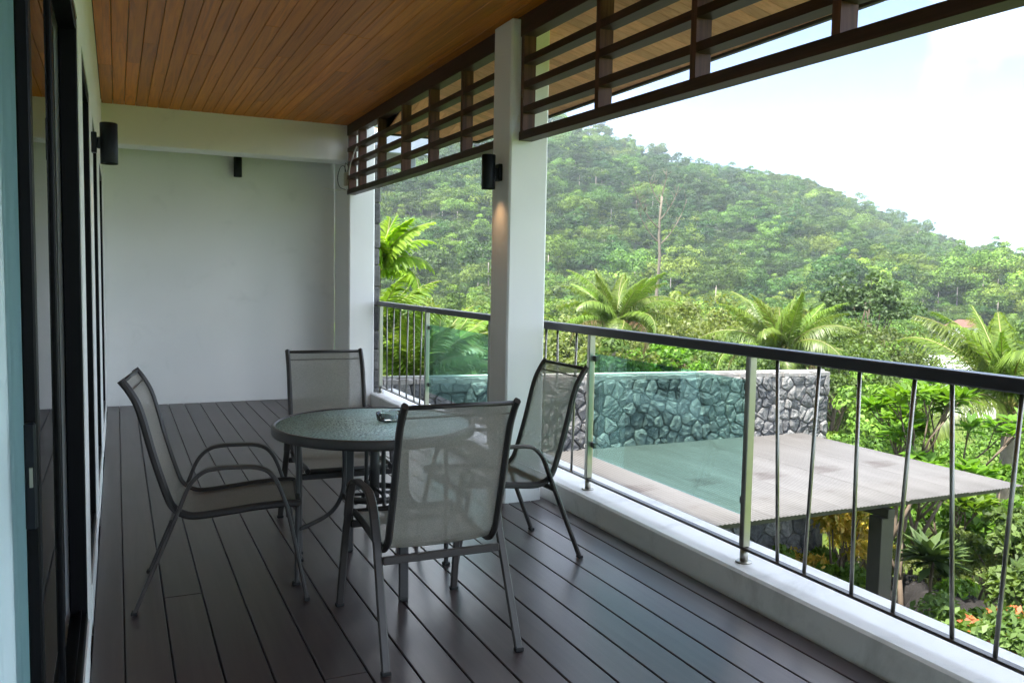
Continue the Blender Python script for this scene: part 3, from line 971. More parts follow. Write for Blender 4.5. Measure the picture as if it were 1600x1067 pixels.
# junction box, wires, cable
jb = thing('junction_box', 'small beige junction box with loose black wires on the corner column', 'junction box', (2.40, 9.68, 2.50))
boxobj('box_body', M['beige_box'], jb, -.035, -.001, -.04, .04, 0, .15, bev=.005)
m = MB(); m.tube(crom([(-.02, -.02, .151), (-.05, -.03, .22), (-.09, -.02, .19), (-.12, -.03, .08), (-.10, -.04, -.02), (-.03, -.045, -.05)], 6), .004, 6); m.build('wire', M['black_wire'], jb)
m = MB(); m.tube(crom([(-.025, .01, .151), (-.03, -.02, .25), (-.005, -.05, .21), (-.012, -.045, .15)], 6), .004, 6); m.build('wire', M['black_wire'], jb)
m = MB(); m.tube(crom([(2.13, 9.66, 2.455), (2.25, 9.63, 2.44), (2.36, 9.585, 2.44)], 6), .006, 6)
m.tube(crom([(2.36, 9.585, 2.44), (2.43, 9.58, 2.44), (2.47, 9.578, 2.50), (2.372, 9.50, 2.62), (2.370, 9.30, 2.80), (2.365, 9.14, 2.87)], 8), .007, 6)
tag(m.build('cable', M['cable_white']), 'white cable looping from the junction box up onto the lattice', 'cable')

# ------------------------------------------------------------------ stone wall and canopy
def voronoi(pts, box):
    out = []
    pts = np.array(pts)
    for i, p in enumerate(pts):
        poly = [(box[0], box[2]), (box[1], box[2]), (box[1], box[3]), (box[0], box[3])]
        d = np.hypot(*(pts - p).T)
        for j in np.argsort(d)[1:22]:
            q = pts[j]; mx, my = (p + q) / 2; nx, ny = q - p
            new = []
            for k in range(len(poly)):
                a, b = poly[k], poly[(k + 1) % len(poly)]
                da = (a[0] - mx) * nx + (a[1] - my) * ny; db = (b[0] - mx) * nx + (b[1] - my) * ny
                if da <= 0: new.append(a)
                if (da < 0) != (db < 0):
                    t = da / (da - db); new.append((a[0] + (b[0] - a[0]) * t, a[1] + (b[1] - a[1]) * t))
            poly = new
            if len(poly) < 3: break
        out.append(poly)
    return out
WY = 9.93
sw = thing('stone_wall', 'rough grey rubble stone wall beside the canopy roof', 'wall', (6.4, WY, -3.5))
m = MB()
x0, x1 = 2.80, 10.10
top = lambda X: .205 - (X - 3.1) * .0168
m.add([(x0, WY, -3.7), (x1, WY, -3.7), (x1, WY, top(x1) - .02), (x0, WY, top(x0) - .02), (x0, WY + .32, -3.7), (x1, WY + .32, -3.7), (x1, WY + .32, top(x1) - .02), (x0, WY + .32, top(x0) - .02)],
      [(0, 1, 2, 3), (5, 4, 7, 6), (1, 5, 6, 2), (4, 0, 3, 7), (3, 2, 6, 7)])
for i in range(len(m.v)): m.v[i] = (m.v[i][0] - 6.4, m.v[i][1] - WY, m.v[i][2] + 3.5)
m.build('mortar_core', M['mortar'], sw)
def stones(box, cell, topfn=None):
    W, H = box[1] - box[0], box[3] - box[2]
    nx, nz = max(1, round(W / cell)), max(1, round(H / cell))
    pts = []
    for i in range(nx):
        for j in range(nz):
            pts.append((box[0] + (i + .5 + (.25 if j % 2 else -.25) + rng.uniform(-.45, .45)) * W / nx, box[2] + (j + .5 + rng.uniform(-.45, .45)) * H / nz))
    for poly in voronoi(pts, box):
        if len(poly) < 3: continue
        c = np.mean(poly, 0)
        if min(np.hypot(*(np.array(poly) - c).T)) < .012: continue
        P = np.array(poly)
        # cut the corners a little, then inset for the joint
        Q = []
        n = len(P)
        for k in range(n):
            a, b, d = P[k - 1], P[k], P[(k + 1) % n]
            Q.append(b + (a - b) * .18); Q.append(b + (d - b) * .18)
        Q = np.array(Q)
        dist = np.hypot(*(Q - c).T)
        if dist.mean() < .03: continue
        outer = c + (Q - c) * (1 - .0065 / np.maximum(dist, .03))[:, None]
        n = len(outer)
        dep = rng.uniform(.020, .055)
        jit = lambda s: rng.uniform(-s, s)
        vs = [(q[0] - c[0], .004, q[1] - c[1]) for q in outer]
        vs += [((q[0] - c[0]) * .93 + jit(.004), -dep * .75 + jit(.006), (q[1] - c[1]) * .93 + jit(.004)) for q in outer]
        vs += [((q[0] - c[0]) * .55 + jit(.01), -dep + jit(.012), (q[1] - c[1]) * .55 + jit(.01)) for q in outer]
        vs.append((jit(.01), -dep + jit(.012), jit(.01)))
        fs = []
        for r in range(2):
            for k in range(n):
                fs.append((r * n + k, r * n + (k + 1) % n, (r + 1) * n + (k + 1) % n, (r + 1) * n + k))
        for k in range(n): fs.append((2 * n + k, 2 * n + (k + 1) % n, 3 * n))
        mm = MB(); mm.add(vs, fs)
        zz = c[1] if topfn is None else c[1] + topfn(c[0])
        mm.build('stone', M['stone'], sw, loc=(c[0] - 6.4, 0, zz + 3.5))
stones((2.82, 10.09, -.86, .185), .190, lambda X: -(X - 3.1) * .0168 * 1.0)
stones((7.55, 10.09, -3.45, -.98), .27)
m = MB()
N = 70
for i in range(N):
    xa = x0 + (x1 - x0) * i / N; xb = x0 + (x1 - x0) * (i + 1) / N
    h1 = .012 + rng.uniform(0, .022); yo = -.02 + rng.uniform(-.02, .02)
    m.box(xa - 6.4 + .003, xb - 6.4 - .001, yo, .33 + rng.uniform(-.02, .02), top((xa + xb) / 2) - .03 + 3.5, top((xa + xb) / 2) + h1 + 3.5)
m.build('coping', M['coping'], sw)
m = MB(); m.tube([(2.9 - 6.4, .06, top(2.9) + .05 + 3.5), (10.05 - 6.4, .06, top(10.05) + .045 + 3.5)], .016, 8); m.build('pipe', M['cable_white'], sw)
# stone-faced pier behind the corner column
sp = thing('stone_pier', 'narrow grey stone facing running up the outside of the corner column', 'stone pier', (2.745, 9.7, -.3))
z = 0.05
boxobj('mortar_core', M['mortar'], sp, -.044, .018, -.04, .40, -.2, 3.2)
while z < 3.15:
    hh = rng.uniform(.16, .30)
    mm = MB(); d_ = rng.uniform(.0, .014)
    mm.box(-.044 + rng.uniform(0.001, .004), .022 + d_, -.07 + rng.uniform(-.012, .012), .38, z + .006, z + hh - .006, bev=.012)
    mm.build('stone', M['stone'], sp)
    z += hh

# canopy: corrugated sheets on a steel frame
CX0, CX1, CY0, CY1, CZ0 = 3.05, 9.5, 6.32, 9.86, -.80
can = thing('corrugated_canopy', 'low corrugated grey canopy roof below the railing', 'canopy', ((CX0 + CX1) / 2, (CY0 + CY1) / 2, -3.5))
ox, oy, oz = can.location
pitch = .052
nsh = 7
wsh = (CX1 - CX0) / nsh
def sheet_mesh():
    nw = int(round(wsh / pitch)); seg = nw * 8
    vs, fs = [], []
    ny = 5
    for j in range(ny):
        y = -(CY1 - CY0) / 2 + (CY1 - CY0) * j / (ny - 1)
        for i in range(seg + 1):
            x = wsh * i / seg * 1.004
            z = .0042 * math.cos(2 * math.pi * nw * i / seg)
            vs.append((x, y, z))
    n = seg + 1
    for j in range(ny - 1):
        for i in range(seg): fs.append((j * n + i, j * n + i + 1, (j + 1) * n + i + 1, (j + 1) * n + i))
    base = len(vs)
    vs += [(a, b, c - .004) for a, b, c in vs]
    fs += [tuple(k + base for k in f[::-1]) for f in list(fs)]
    for i in range(seg): fs.append((i + 1, i, base + i, base + i + 1))
    mm = MB(); mm.add(vs, fs, True)
    return mm.mesh('roof_sheet', M['canopy_sheet'])
sm = sheet_mesh()
for i in range(nsh):
    link('roof_sheet', sm, can, loc=(CX0 + wsh * i - ox, rng.uniform(-.012, .012), CZ0 - oz + (.0015 if i % 2 else 0)))
for yy in (CY0 + .22, (CY0 + CY1) / 2, CY1 - .15):
    boxobj('purlin', M['post_steel'], can, CX0 - ox, CX1 - .1 - ox, yy - .03 - oy, yy + .03 - oy, CZ0 - .115 - oz, CZ0 - .035 - oz, bev=.004)
for xx in (4.2, 7.55):
    boxobj('rafter', M['post_steel'], can, xx - .05 - ox, xx + .05 - ox, CY0 + .12 - oy, CY1 - oy, CZ0 - .22 - oz, CZ0 - .117 - oz, bev=.004)
    boxobj('post', M['post_steel'], can, xx - .095 - ox, xx + .095 - ox, CY0 + .16 - oy, CY0 + .34 - oy, -3.7 - oz, CZ0 - .222 - oz, bev=.006)

# ------------------------------------------------------------------ vegetation builders
def unit(n):
    v = nrg.normal(size=(n, 3)); return v / np.linalg.norm(v, axis=1, keepdims=True)

def leaf_quads(C, D, L, W, fold=.25, up=None):
    """rhombic leaves: centre C, direction D, length L, width W -> verts, quads"""
    n = len(C)
    ref = unit(n) if up is None else up
    S = np.cross(D, ref); S /= np.linalg.norm(S, axis=1, keepdims=True) + 1e-9
    Nn = np.cross(S, D)
    L = np.broadcast_to(np.asarray(L, float).reshape(-1, 1), (n, 1)); W = np.broadcast_to(np.asarray(W, float).reshape(-1, 1), (n, 1))
    a = C - D * L * .5; b = C + S * W * .5 + Nn * W * fold; c = C + D * L * .5 - Nn * L * .08; d = C - S * W * .5 + Nn * W * fold
    V = np.stack([a, b, c, d], 1).reshape(-1, 3)
    F = np.arange(4 * n).reshape(n, 4)
    return V, F

def crown_mesh(name, mat, R, H, nclump, nleaf, L, seed, squash=.75, z0=0.0, hollow=.55, spread=1.0, flat=.35, shell=False, cmin=.16, cmax=.34):
    """leaf clumps spread through an uneven crown; origin at the crown's base"""
    global nrg
    nrg = np.random.default_rng(seed)
    d = unit(nclump); d[:, 2] = np.abs(d[:, 2]) * 1.0 - .25
    d /= np.linalg.norm(d, axis=1, keepdims=True)
    rr = nrg.uniform(hollow, 1.0, nclump) ** .6
    lump = 1 + .25 * np.sin(d[:, 0] * 4 + seed) * np.cos(d[:, 1] * 3.3 + seed * .7) + .15 * np.sin(d[:, 2] * 6 + seed)
    C = d * (rr * lump)[:, None] * np.array([R, R, H * .5])
    C[:, 2] += H * .5
    cr = nrg.uniform(cmin, cmax, nclump) * R * spread
    idx = nrg.integers(0, nclump, nleaf)
    u = unit(nleaf); u[:, 2] = np.where(u[:, 2] < -.2, -u[:, 2], u[:, 2])
    P = C[idx] + u * (cr[idx] * nrg.uniform(.6, 1.05, nleaf))[:, None] * np.array([1, 1, squash])
    D = u * .6 + unit(nleaf) * .8; D[:, 2] -= .2
    D /= np.linalg.norm(D, axis=1, keepdims=True)
    up = u * flat + unit(nleaf) * .5 + np.array([0, 0, .6])
    if shell:
        D = np.cross(u, unit(nleaf)); D[:, 2] -= .25; D /= np.linalg.norm(D, axis=1, keepdims=True)
        up = u * 1.5 + unit(nleaf) * .45 + np.array([0, 0, .2])
    ls = L * nrg.uniform(.6, 1.25, nleaf)
    V, F = leaf_quads(P, D, ls, ls * .55, .18, up)
    V[:, 2] += z0
    rnd = np.clip(nrg.normal(.5, .2, nleaf) + (nrg.uniform(-.22, .22, nclump))[idx], 0, 1)
    return arr_mesh(name, V, F, M[mat], rnd), C + np.array([0, 0, z0])

def trunk_mesh(name, mat, h, r0, r1, seed, limbs=None, bend=.12):
    r = random.Random(seed)
    mm = MB()
    pts = [Vector((0, 0, -.4))]
    dx, dy = r.uniform(-bend, bend), r.uniform(-bend, bend)
    for i in range(1, 7):
        t = i / 6
        pts.append(Vector((dx * h * t * t + r.uniform(-.02, .02) * h * .4, dy * h * t * t + r.uniform(-.02, .02) * h * .4, h * t)))
    rad = [r0 + (r1 - r0) * i / 6 for i in range(7)]; rad[0] *= 1.3
    mm.tube(pts, rad, 8)
    if limbs is not None:
        for c in limbs:
            k = r.choice([3, 4, 5])
            a = pts[k]; c = Vector(c)
            midp = (a + c) / 2 + Vector((r.uniform(-.1, .1), r.uniform(-.1, .1), -.06)) * (c - a).length
            mm.tube([a, midp, c], [rad[k] * .6, rad[k] * .42, rad[k] * .15], 6)
    return mm.mesh(name, M[mat])

def pol(th, r):
    a = math.radians(th); return r * math.sin(a), r * math.cos(a)

TREE = {}
def tree_kind(key, leafmat, R, H, th, nclump, nleaf, L, seed, bark='bark', r0=.16, **kw):
    cm, C = crown_mesh('crown', leafmat, R, H, nclump, nleaf, L, seed, z0=th, **kw)
    lim = [C[i] for i in np.argsort(nrg.random(len(C)))[:min(9, len(C))]]
    tm = trunk_mesh('trunk', bark, th + H * .35, r0, r0 * .45, seed, lim)
    TREE[key] = (tm, cm)
def tree(key, th, r, label, s=1.0, rz=None, group=None, name='broadleaf_tree', dz=0.0, sz=None, cat='tree'):
    x, y = pol(th, r)
    z = float(gz(x, y)) + dz
    t = thing(name, label, cat, (x, y, z), rng.uniform(0, 6.28) if rz is None else rz, group)
    t.scale = (s, s, sz or s)
    tm, cm = TREE[key]
    link('trunk', tm, t); link('crown', cm, t)
    return t

# ------------------------------------------------------------------ forest on the hill (one mass)
def far_tree(i, R, H, th, nc, nl, L, trunk=True):
    cm, C = crown_mesh('far_crown', 'leaf_forest', R, H, nc, nl, L, 100 + i, z0=th, hollow=.62, shell=True, cmin=.30, cmax=.50)
    if trunk:
        mm = MB(); mm.tube([(0, 0, -1), (.2, .1, th + H * .4)], [.13, .08], 5)
        V = np.array([tuple(v) for v in mm.v]); nv = len(cm.vertices)
        me2 = mm.mesh('far_trunk', M['bark_pale'])
        import bmesh
        bm = bmesh.new(); bm.from_mesh(cm)
        k0 = len(bm.faces)
        cm.materials.append(M['bark_pale'])
        bm.from_mesh(me2)
        bm.faces.ensure_lookup_table()
        for f in bm.faces[k0:]: f.material_index = 1
        bm.to_mesh(cm); bm.free()
    return bpy.data.objects.new('forest_tree_shape', cm)
FT = [far_tree(0, 4.4, 6.4, 3.0, 20, 2600, .44, False), far_tree(1, 3.6, 8.0, 3.0, 20, 2300, .42), far_tree(2, 5.4, 5.0, 3.4, 22, 2900, .46, False),
      far_tree(3, 2.6, 5.4, 1.6, 14, 1500, .38, False), far_tree(4, 4.2, 4.6, 6.5, 14, 1900, .44), far_tree(5, 2.9, 10.5, 1.6, 20, 2300, .42)]

def build_forest():
    g = np.random.default_rng(5)
    pts, sc, rot, idx, tint = [], [], [], [], []
    def put(x, y, s, ti, k=None):
        pts.append((x, y, float(gz(x, y)) - .6)); sc.append(s); rot.append(g.uniform(0, 6.28)); idx.append(int(g.integers(0, 6)) if k is None else k); tint.append(ti)
    # hill
    n = 12500
    th = g.uniform(2, 68, n); r = np.sqrt(g.uniform(205 ** 2, 640 ** 2, n))
    for a, q in zip(th, r):
        x, y = pol(a, q)
        if 50.0 < a < 56.0 and q < 238: continue
        # bare earth scars on the right flank
        e = ((a - 50.2) / 1.5) ** 2 + ((q - 470) / 55) ** 2
        e2 = ((a - 51.6) / 1.3) ** 2 + ((q - 360) / 32) ** 2
        if min(e, e2) < 1 and g.random() < .8: continue
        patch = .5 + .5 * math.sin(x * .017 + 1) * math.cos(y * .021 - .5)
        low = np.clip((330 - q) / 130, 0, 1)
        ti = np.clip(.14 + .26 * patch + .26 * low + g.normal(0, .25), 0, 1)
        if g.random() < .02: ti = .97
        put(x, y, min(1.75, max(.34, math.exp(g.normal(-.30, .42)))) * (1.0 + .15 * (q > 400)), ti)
    # valley floor
    n = 900
    th = g.uniform(2, 68, n); r = np.sqrt(g.uniform(105 ** 2, 210 ** 2, n))
    for a, q in zip(th, r):
        if 49.8 < a < 56.5 and 88 < q < 216: continue
        if 49.6 < a < 55 and q < 150: continue
        x, y = pol(a, q)
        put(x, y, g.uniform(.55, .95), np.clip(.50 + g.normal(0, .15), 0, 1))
    # undergrowth between the valley trees
    n = 900
    th = g.uniform(8, 64, n); r = np.sqrt(g.uniform(19 ** 2, 105 ** 2, n))
    for a, q in zip(th, r):
        if 49.5 < a < 56.0: continue
        if 50.3 < a < 56.5 and 40 < q < 106: continue
        x, y = pol(a, q)
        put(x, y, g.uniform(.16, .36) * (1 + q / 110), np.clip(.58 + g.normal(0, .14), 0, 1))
    me = bpy.data.meshes.new('forest_points')
    me.vertices.add(len(pts)); me.vertices.foreach_set('co', np.array(pts, np.float32).ravel())
    for nm, ty, d in (('tscale', 'FLOAT', sc), ('trot', 'FLOAT', rot), ('tidx', 'INT', idx), ('tint', 'FLOAT', tint)):
        a = me.attributes.new(nm, ty, 'POINT'); a.data.foreach_set('value', np.array(d, np.float32 if ty == 'FLOAT' else np.int32))
    o = link('hillside_forest', me)
    tag(o, 'dense green rainforest covering the hillside behind the balcony', 'forest', kind='stuff')
    ng = bpy.data.node_groups.new('forest_nodes', 'GeometryNodeTree')
    ng.interface.new_socket('Geometry', in_out='INPUT', socket_type='NodeSocketGeometry')
    ng.interface.new_socket('Geometry', in_out='OUTPUT', socket_type='NodeSocketGeometry')
    N = ng.nodes; Lk = ng.links
    gi = N.new('NodeGroupInput'); go = N.new('NodeGroupOutput')
    iop = N.new('GeometryNodeInstanceOnPoints')
    jo = N.new('GeometryNodeGeometryToInstance')
    for ob in FT[::-1]:
        oi = N.new('GeometryNodeObjectInfo'); oi.inputs['Object'].default_value = ob; oi.inputs['As Instance'].default_value = False
        Lk.new(oi.outputs['Geometry'], jo.inputs[0])
    def attr(nm, ty):
        a = N.new('GeometryNodeInputNamedAttribute'); a.data_type = ty; a.inputs['Name'].default_value = nm
        return a.outputs[0]
    Lk.new(gi.outputs[0], iop.inputs['Points'])
    Lk.new(jo.outputs[0], iop.inputs['Instance'])
    iop.inputs['Pick Instance'].default_value = True
    Lk.new(attr('tidx', 'INT'), iop.inputs['Instance Index'])
    cx = N.new('ShaderNodeCombineXYZ'); Lk.new(attr('trot', 'FLOAT'), cx.inputs['Z'])
    e2r = N.new('FunctionNodeEulerToRotation'); Lk.new(cx.outputs[0], e2r.inputs[0]); Lk.new(e2r.outputs[0], iop.inputs['Rotation'])
    Lk.new(attr('tscale', 'FLOAT'), iop.inputs['Scale'])
    Lk.new(iop.outputs[0], go.inputs[0])
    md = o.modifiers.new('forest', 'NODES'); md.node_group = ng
build_forest()

# ------------------------------------------------------------------ broadleaf trees one can tell apart
tree_kind('dark', 'leaf_dark', 2.7, 4.6, 5.6, 64, 4600, .28, 21, r0=.20, hollow=.35, cmin=.12, cmax=.27)
tree_kind('mid', 'leaf_mid', 3.1, 3.9, 3.6, 60, 6500, .24, 22, r0=.17, hollow=.4)
tree_kind('light', 'leaf_light', 3.0, 4.2, 2.6, 60, 6500, .24, 23, r0=.14, hollow=.4)
tree_kind('pale', 'leaf_light', 2.2, 5.2, 2.4, 46, 4800, .26, 24, r0=.12, hollow=.35)
tree_kind('bright', 'leaf_bright', 2.1, 3.4, 2.2, 40, 3800, .28, 25, r0=.11, hollow=.4)
tree_kind('emergent', 'leaf_dark', 4.4, 5.2, 8.5, 26, 3600, .48, 26, 'bark_pale', .45, hollow=.55, spread=.85)
tree_kind('emergent2', 'leaf_dark', 3.2, 7.8, 6.5, 26, 3600, .46, 27, 'bark_pale', .4, hollow=.5, spread=.8)

G1 = 'trees growing in the valley below the balcony'
TREES = [
 ('dark', 47.4, 60, 'dark glossy broadleaf tree rising above the canopy roof in the valley', 1.08),
 ('mid', 48.3, 46, 'spreading mid green tree with forked trunk right of the dark tree', .93),
 ('mid', 45.3, 44, 'feathery mid green tree between the coconut palm and the dark tree', .92),
 ('light', 38.6, 46, 'pale yellow green bushy tree between the two coconut palms', 1.18),
 ('light', 36.2, 52, 'yellow green tree right of the bare dead trunk', 1.22),
 ('pale', 40.8, 58, 'tall pale green tree behind the middle coconut palm', 1.18),
 ('bright', 35.7, 40, 'bright green leafy tree right of the left coconut palm', 1.15),
 ('mid', 31.2, 54, 'mid green tree behind the left coconut palm', 1.12),
 ('light', 28.9, 48, 'light green tree just right of the square pillar', 1.12),
 ('mid', 33.4, 64, 'mid green tree at the foot of the bare dead trunk', 1.12),
 ('pale', 43.6, 66, 'slender pale tree left of the dark tree', 1.18),
 ('light', 49.8, 78, 'light green tree left of the white roof', .8),
 ('mid', 55.8, 62, 'mid green tree behind the right coconut palms', 1.05),
 ('dark', 57.6, 52, 'dark green tree at the right edge behind palms', .85),
 ('light', 23.2, 40, 'light green tree seen through the left railing bay glass', .98),
 ('mid', 20.9, 32, 'mid green tree behind the left glass panel', .80),
 ('light', 25.6, 46, 'yellow green tree hidden partly by the square pillar', 1.05),
 ('pale', 18.6, 44, 'pale tree rising behind the bright areca palm', 1.1),
 ('bright', 22.0, 27, 'bright green low tree behind the left glass panel', .72),
 ('mid', 45.5, 30, 'dense green tree behind the end of the stone wall', .72),
 ('dark', 47.6, 34, 'dark low tree beyond the back corner of the canopy', .55),
 ('mid', 41.0, 36, 'green tree behind the stone wall under the middle palm', .78),
 ('light', 31.0, 38, 'light green tree behind the glass panel and left palm', .85),
]
for a in TREES: tree(*a[:4], s=a[4], group=G1)
# big-crowned trees along the ridge line
EM = [('emergent2', 28.2, 560, .9), ('emergent', 28.9, 575, .8), ('emergent2', 29.6, 582, .75), ('emergent', 31.2, 585, .85), ('emergent2', 33.0, 588, .7),
      ('emergent2', 37.9, 588, .85), ('emergent', 38.6, 586, .8), ('emergent', 41.4, 584, .85), ('emergent2', 42.4, 588, .9), ('emergent', 44.9, 582, 1.0), ('emergent2', 45.5, 588, .9),
      ('emergent', 47.3, 590, 1.05), ('emergent2', 48.3, 580, .95), ('emergent', 49.3, 590, 1.1), ('emergent', 49.9, 584, 1.0), ('emergent2', 50.4, 590, 1.2), ('emergent', 51.5, 588, 1.1),
      ('emergent', 52.2, 584, 1.05), ('emergent2', 52.8, 590, 1.0), ('emergent', 53.5, 586, 1.1), ('emergent2', 54.2, 590, .95), ('emergent', 55.0, 584, 1.0)]
ORD = ['first','second','third','fourth','fifth','sixth','seventh','eighth','ninth','tenth','eleventh','twelfth','thirteenth','fourteenth','fifteenth','sixteenth','seventeenth','eighteenth','nineteenth','twentieth','twenty-first','twenty-second']
for i, (k, a, q, s) in enumerate(EM):
    tree(k, a, q + 8, ORD[i] + ' tall tree from the left standing out on the hill ridge', s * 1.2, group='tall trees along the hill ridge', name='forest_tree')
# pale trunks showing on the slope
# dead bare tree
def dead_tree():
    x, y = pol(34.57, 62); z = float(gz(x, y))
    t = thing('dead_tree', 'tall bare dead tree with few crooked branches before the hill', 'tree', (x, y, z))
    r = random.Random(4)
    topz = 7.4 - z
    mm = MB()
    pts = [(r.uniform(-.08, .08), r.uniform(-.08, .08), topz * i / 12 - (.4 if i == 0 else 0)) for i in range(13)]
    mm.tube(pts, [.175 - .008 * i for i in range(13)], 8); mm.build('trunk', M['palm_bark'], t)
    for k, (h, dx, dz) in enumerate(((topz * .80, -1.9, 2.6), (topz * .79, 2.4, 3.4), (topz * .86, -2.4, 3.0), (topz * .90, 1.2, 2.4), (topz * .97, -.9, 1.9), (topz * .99, .5, 2.0))):
        a = Vector((0, 0, h)); dy = r.uniform(-.8, .8)
        p = [a, a + Vector((dx * .35, dy * .3, dz * .22)), a + Vector((dx * .75, dy * .8, dz * .6)), a + Vector((dx, dy, dz))]
        mm = MB(); pp = crom(p, 4); mm.tube(pp, [.05 * (1 - .8 * i / len(pp)) for i in range(len(pp))], 6)
        for j in range(7):
            q0 = pp[3 + r.randrange(len(pp) - 4)]
            q1 = q0 + Vector((r.uniform(-.6, .6), r.uniform(-.5, .5), r.uniform(.3, 1.1)))
            mm.tube([q0, (q0 + q1) / 2 + Vector((r.uniform(-.1, .1), 0, .05)), q1], [.02, .013, .005], 5)
        mm.build('branch', M['palm_bark'], t)
dead_tree()

# ------------------------------------------------------------------ palms
def frond_mesh(name, mat, L, droop, nleaf, lw, ll, seed, vee=.5, hang=.5, pinch=.12):
    """origin at the frond's foot; grows along +Y and up, then arches over"""
    r = np.random.default_rng(seed)
    t = np.linspace(0, 1, 15)
    ang = np.radians(62) - droop * (t ** 1.35)
    dy = np.cos(ang); dz = np.sin(ang)
    y = np.concatenate([[0], np.cumsum((dy[1:] + dy[:-1]) / 2)]) * L / 14
    z = np.concatenate([[0], np.cumsum((dz[1:] + dz[:-1]) / 2)]) * L / 14
    xw = .05 * L * np.sin(t * 2.2) * r.uniform(-1, 1)
    path = np.stack([xw, y, z], 1)
    V, F, rn = [], [], []
    for s in (-1, 1):
        for i in range(nleaf):
            u = pinch + (1 - pinch) * (i + r.uniform(-.3, .3)) / nleaf
            u = min(max(u, 0), .995)
            k = u * 14; k0 = int(k); fr = k - k0
            p = path[k0] * (1 - fr) + path[min(k0 + 1, 14)] * fr
            tg = path[min(k0 + 1, 14)] - path[k0]; tg /= np.linalg.norm(tg)
            side = np.array([s, 0, 0.0])
            nrm = np.cross(tg, side) * s
            nrm = nrm / np.linalg.norm(nrm)
            le = ll * (.35 + .65 * math.sin(math.pi * min(1, (u + .12)) ** .8)) * r.uniform(.85, 1.1) * (1 - .35 * (u > .9))
            d = side * (1 - .35 * u) + tg * (.45 + .5 * u) + nrm * vee * (1 - .6 * u) + r.normal(0, .07, 3)
            d /= np.linalg.norm(d)
            w = np.cross(d, nrm); w /= np.linalg.norm(w) + 1e-9
            mid = p + d * le * .5
            d2 = d + np.array([0, 0, -hang * r.uniform(.7, 1.3)]); d2 /= np.linalg.norm(d2)
            end = mid + d2 * le * .55
            b = len(V)
            V += [p - w * lw * .35, p + w * lw * .35, mid + w * lw * .5, mid - w * lw * .5, end + w * lw * .08, end - w * lw * .08]
            F += [(b, b + 1, b + 2, b + 3), (b + 3, b + 2, b + 4, b + 5)]
            q = r.uniform(.1, .9); rn += [q, min(1, q + .12)]
    nl = len(F)
    mm = MB(); mm.tube([tuple(p) for p in path], [.022 * L / 3 * (1 - .85 * k / 14) + .003 for k in range(15)], 5, cap=False)
    b = len(V)
    V += [tuple(v) for v in mm.v]; F += [tuple(i + b for i in f) for f in mm.f]; rn += [.5] * len(mm.f)
    me = arr_mesh(name, np.array(V), np.array(F), M[mat], rn)
    me.materials.append(M['rachis'])
    mi = np.zeros(len(F), np.int32); mi[nl:] = 1
    me.polygons.foreach_set('material_index', mi)
    return me
FR = {}
for key, mat, L, nl, lw, ll, vee, hang in (('coco', 'leaf_palm', 3.7, 112, .029, .84, .30, 1.15), ('areca', 'leaf_areca', 2.0, 36, .085, .52, .50, .5), ('fern', 'leaf_palm', 1.7, 36, .045, .42, .4, .5)):
    FR[key] = [frond_mesh('frond', mat, L * sc, math.radians(dr), nl, lw, ll, 300 + i, vee, hang) for i, (sc, dr) in enumerate(((.95, 55), (1, 85), (1, 112), (.95, 138), (.8, 20)))]
FR['old'] = [frond_mesh('frond', 'leaf_dead', 3.2, math.radians(d_), 60, .03, .62, 400 + d_, .2, 1.3) for d_ in (140, 155)]
def palm(name, label, kind, x, y, zc, s, n, seed, lean=(0, 0), trunk=(.16, .11), group=None, zbase=None, nuts=0, young=12):
    r = random.Random(seed)
    zb = float(gz(x, y)) if zbase is None else zbase
    t = thing(name, label, 'palm', (x - lean[0], y - lean[1], zb), 0, group)
    h = zc - zb
    mm = MB()
    pts = crom([(0, 0, -.4), (lean[0] * .15, lean[1] * .15, h * .4), (lean[0] * .6, lean[1] * .6, h * .75), (lean[0], lean[1], h)], 7)
    rad = [trunk[0] + (trunk[1] - trunk[0]) * i / (len(pts) - 1) + (.006 if i % 2 else 0) for i in range(len(pts))]
    mm.tube(pts, rad, 9); mm.build('trunk', M['palm_bark'], t)
    for i in range(n):
        az = i * 2.399 + r.uniform(-.2, .2)
        q = i / n
        if i < young: me = FR[kind][4 if i < 3 else 0]; tilt = r.uniform(-.05, .22)
        else: me = FR[kind][1 + min(2, int((i - young) / max(1, n - young) * 3))]; tilt = -.05 - .55 * (i - young) / max(1, n - young) + r.uniform(-.12, .12)
        if kind == 'coco' and i >= n - 2: me = FR['old'][i % 2]
        o = link('frond', me, t, loc=(lean[0], lean[1], h - .05 * (i / n)), rot=(tilt, 0, az), scale=s * r.uniform(.88, 1.08))
        o.rotation_euler = (0, 0, 0)
        o.rotation_mode = 'XYZ'
        o.rotation_euler = (Matrix.Rotation(az, 3, 'Z') @ Matrix.Rotation(tilt, 3, 'X') @ Matrix.Rotation(r.uniform(-.5, .5), 3, 'Y')).to_euler()
    for k in range(nuts):
        a = r.uniform(0, 6.28)
        mm = MB(); mm.lathe([(.0001, -.11), (.06, -.09), (.09, -.02), (.085, .05), (.045, .10), (.0001, .115)], 10, (lean[0] + .2 * math.cos(a), lean[1] + .2 * math.sin(a), h - .22 - r.uniform(0, .2)))
        mm.build('coconut', M['coconut'], t)
    return t
PG = 'coconut palms below the balcony'
palm('coconut_palm', 'coconut palm behind the stone wall, right of the square pillar', 'coco', 18.0, 28.9, -.35, .84, 26, 1, (.5, 0), group=PG)
palm('coconut_palm', 'coconut palm in the middle of the view above the end of the stone wall', 'coco', 20.4, 22.1, -.95, .82, 26, 2, (-.4, .2), group=PG)
palm('coconut_palm', 'coconut palm with nuts at the right edge beyond the canopy tip', 'coco', 16.3, 11.2, -1.00, .86, 24, 3, (.3, .2), group=PG, nuts=8)
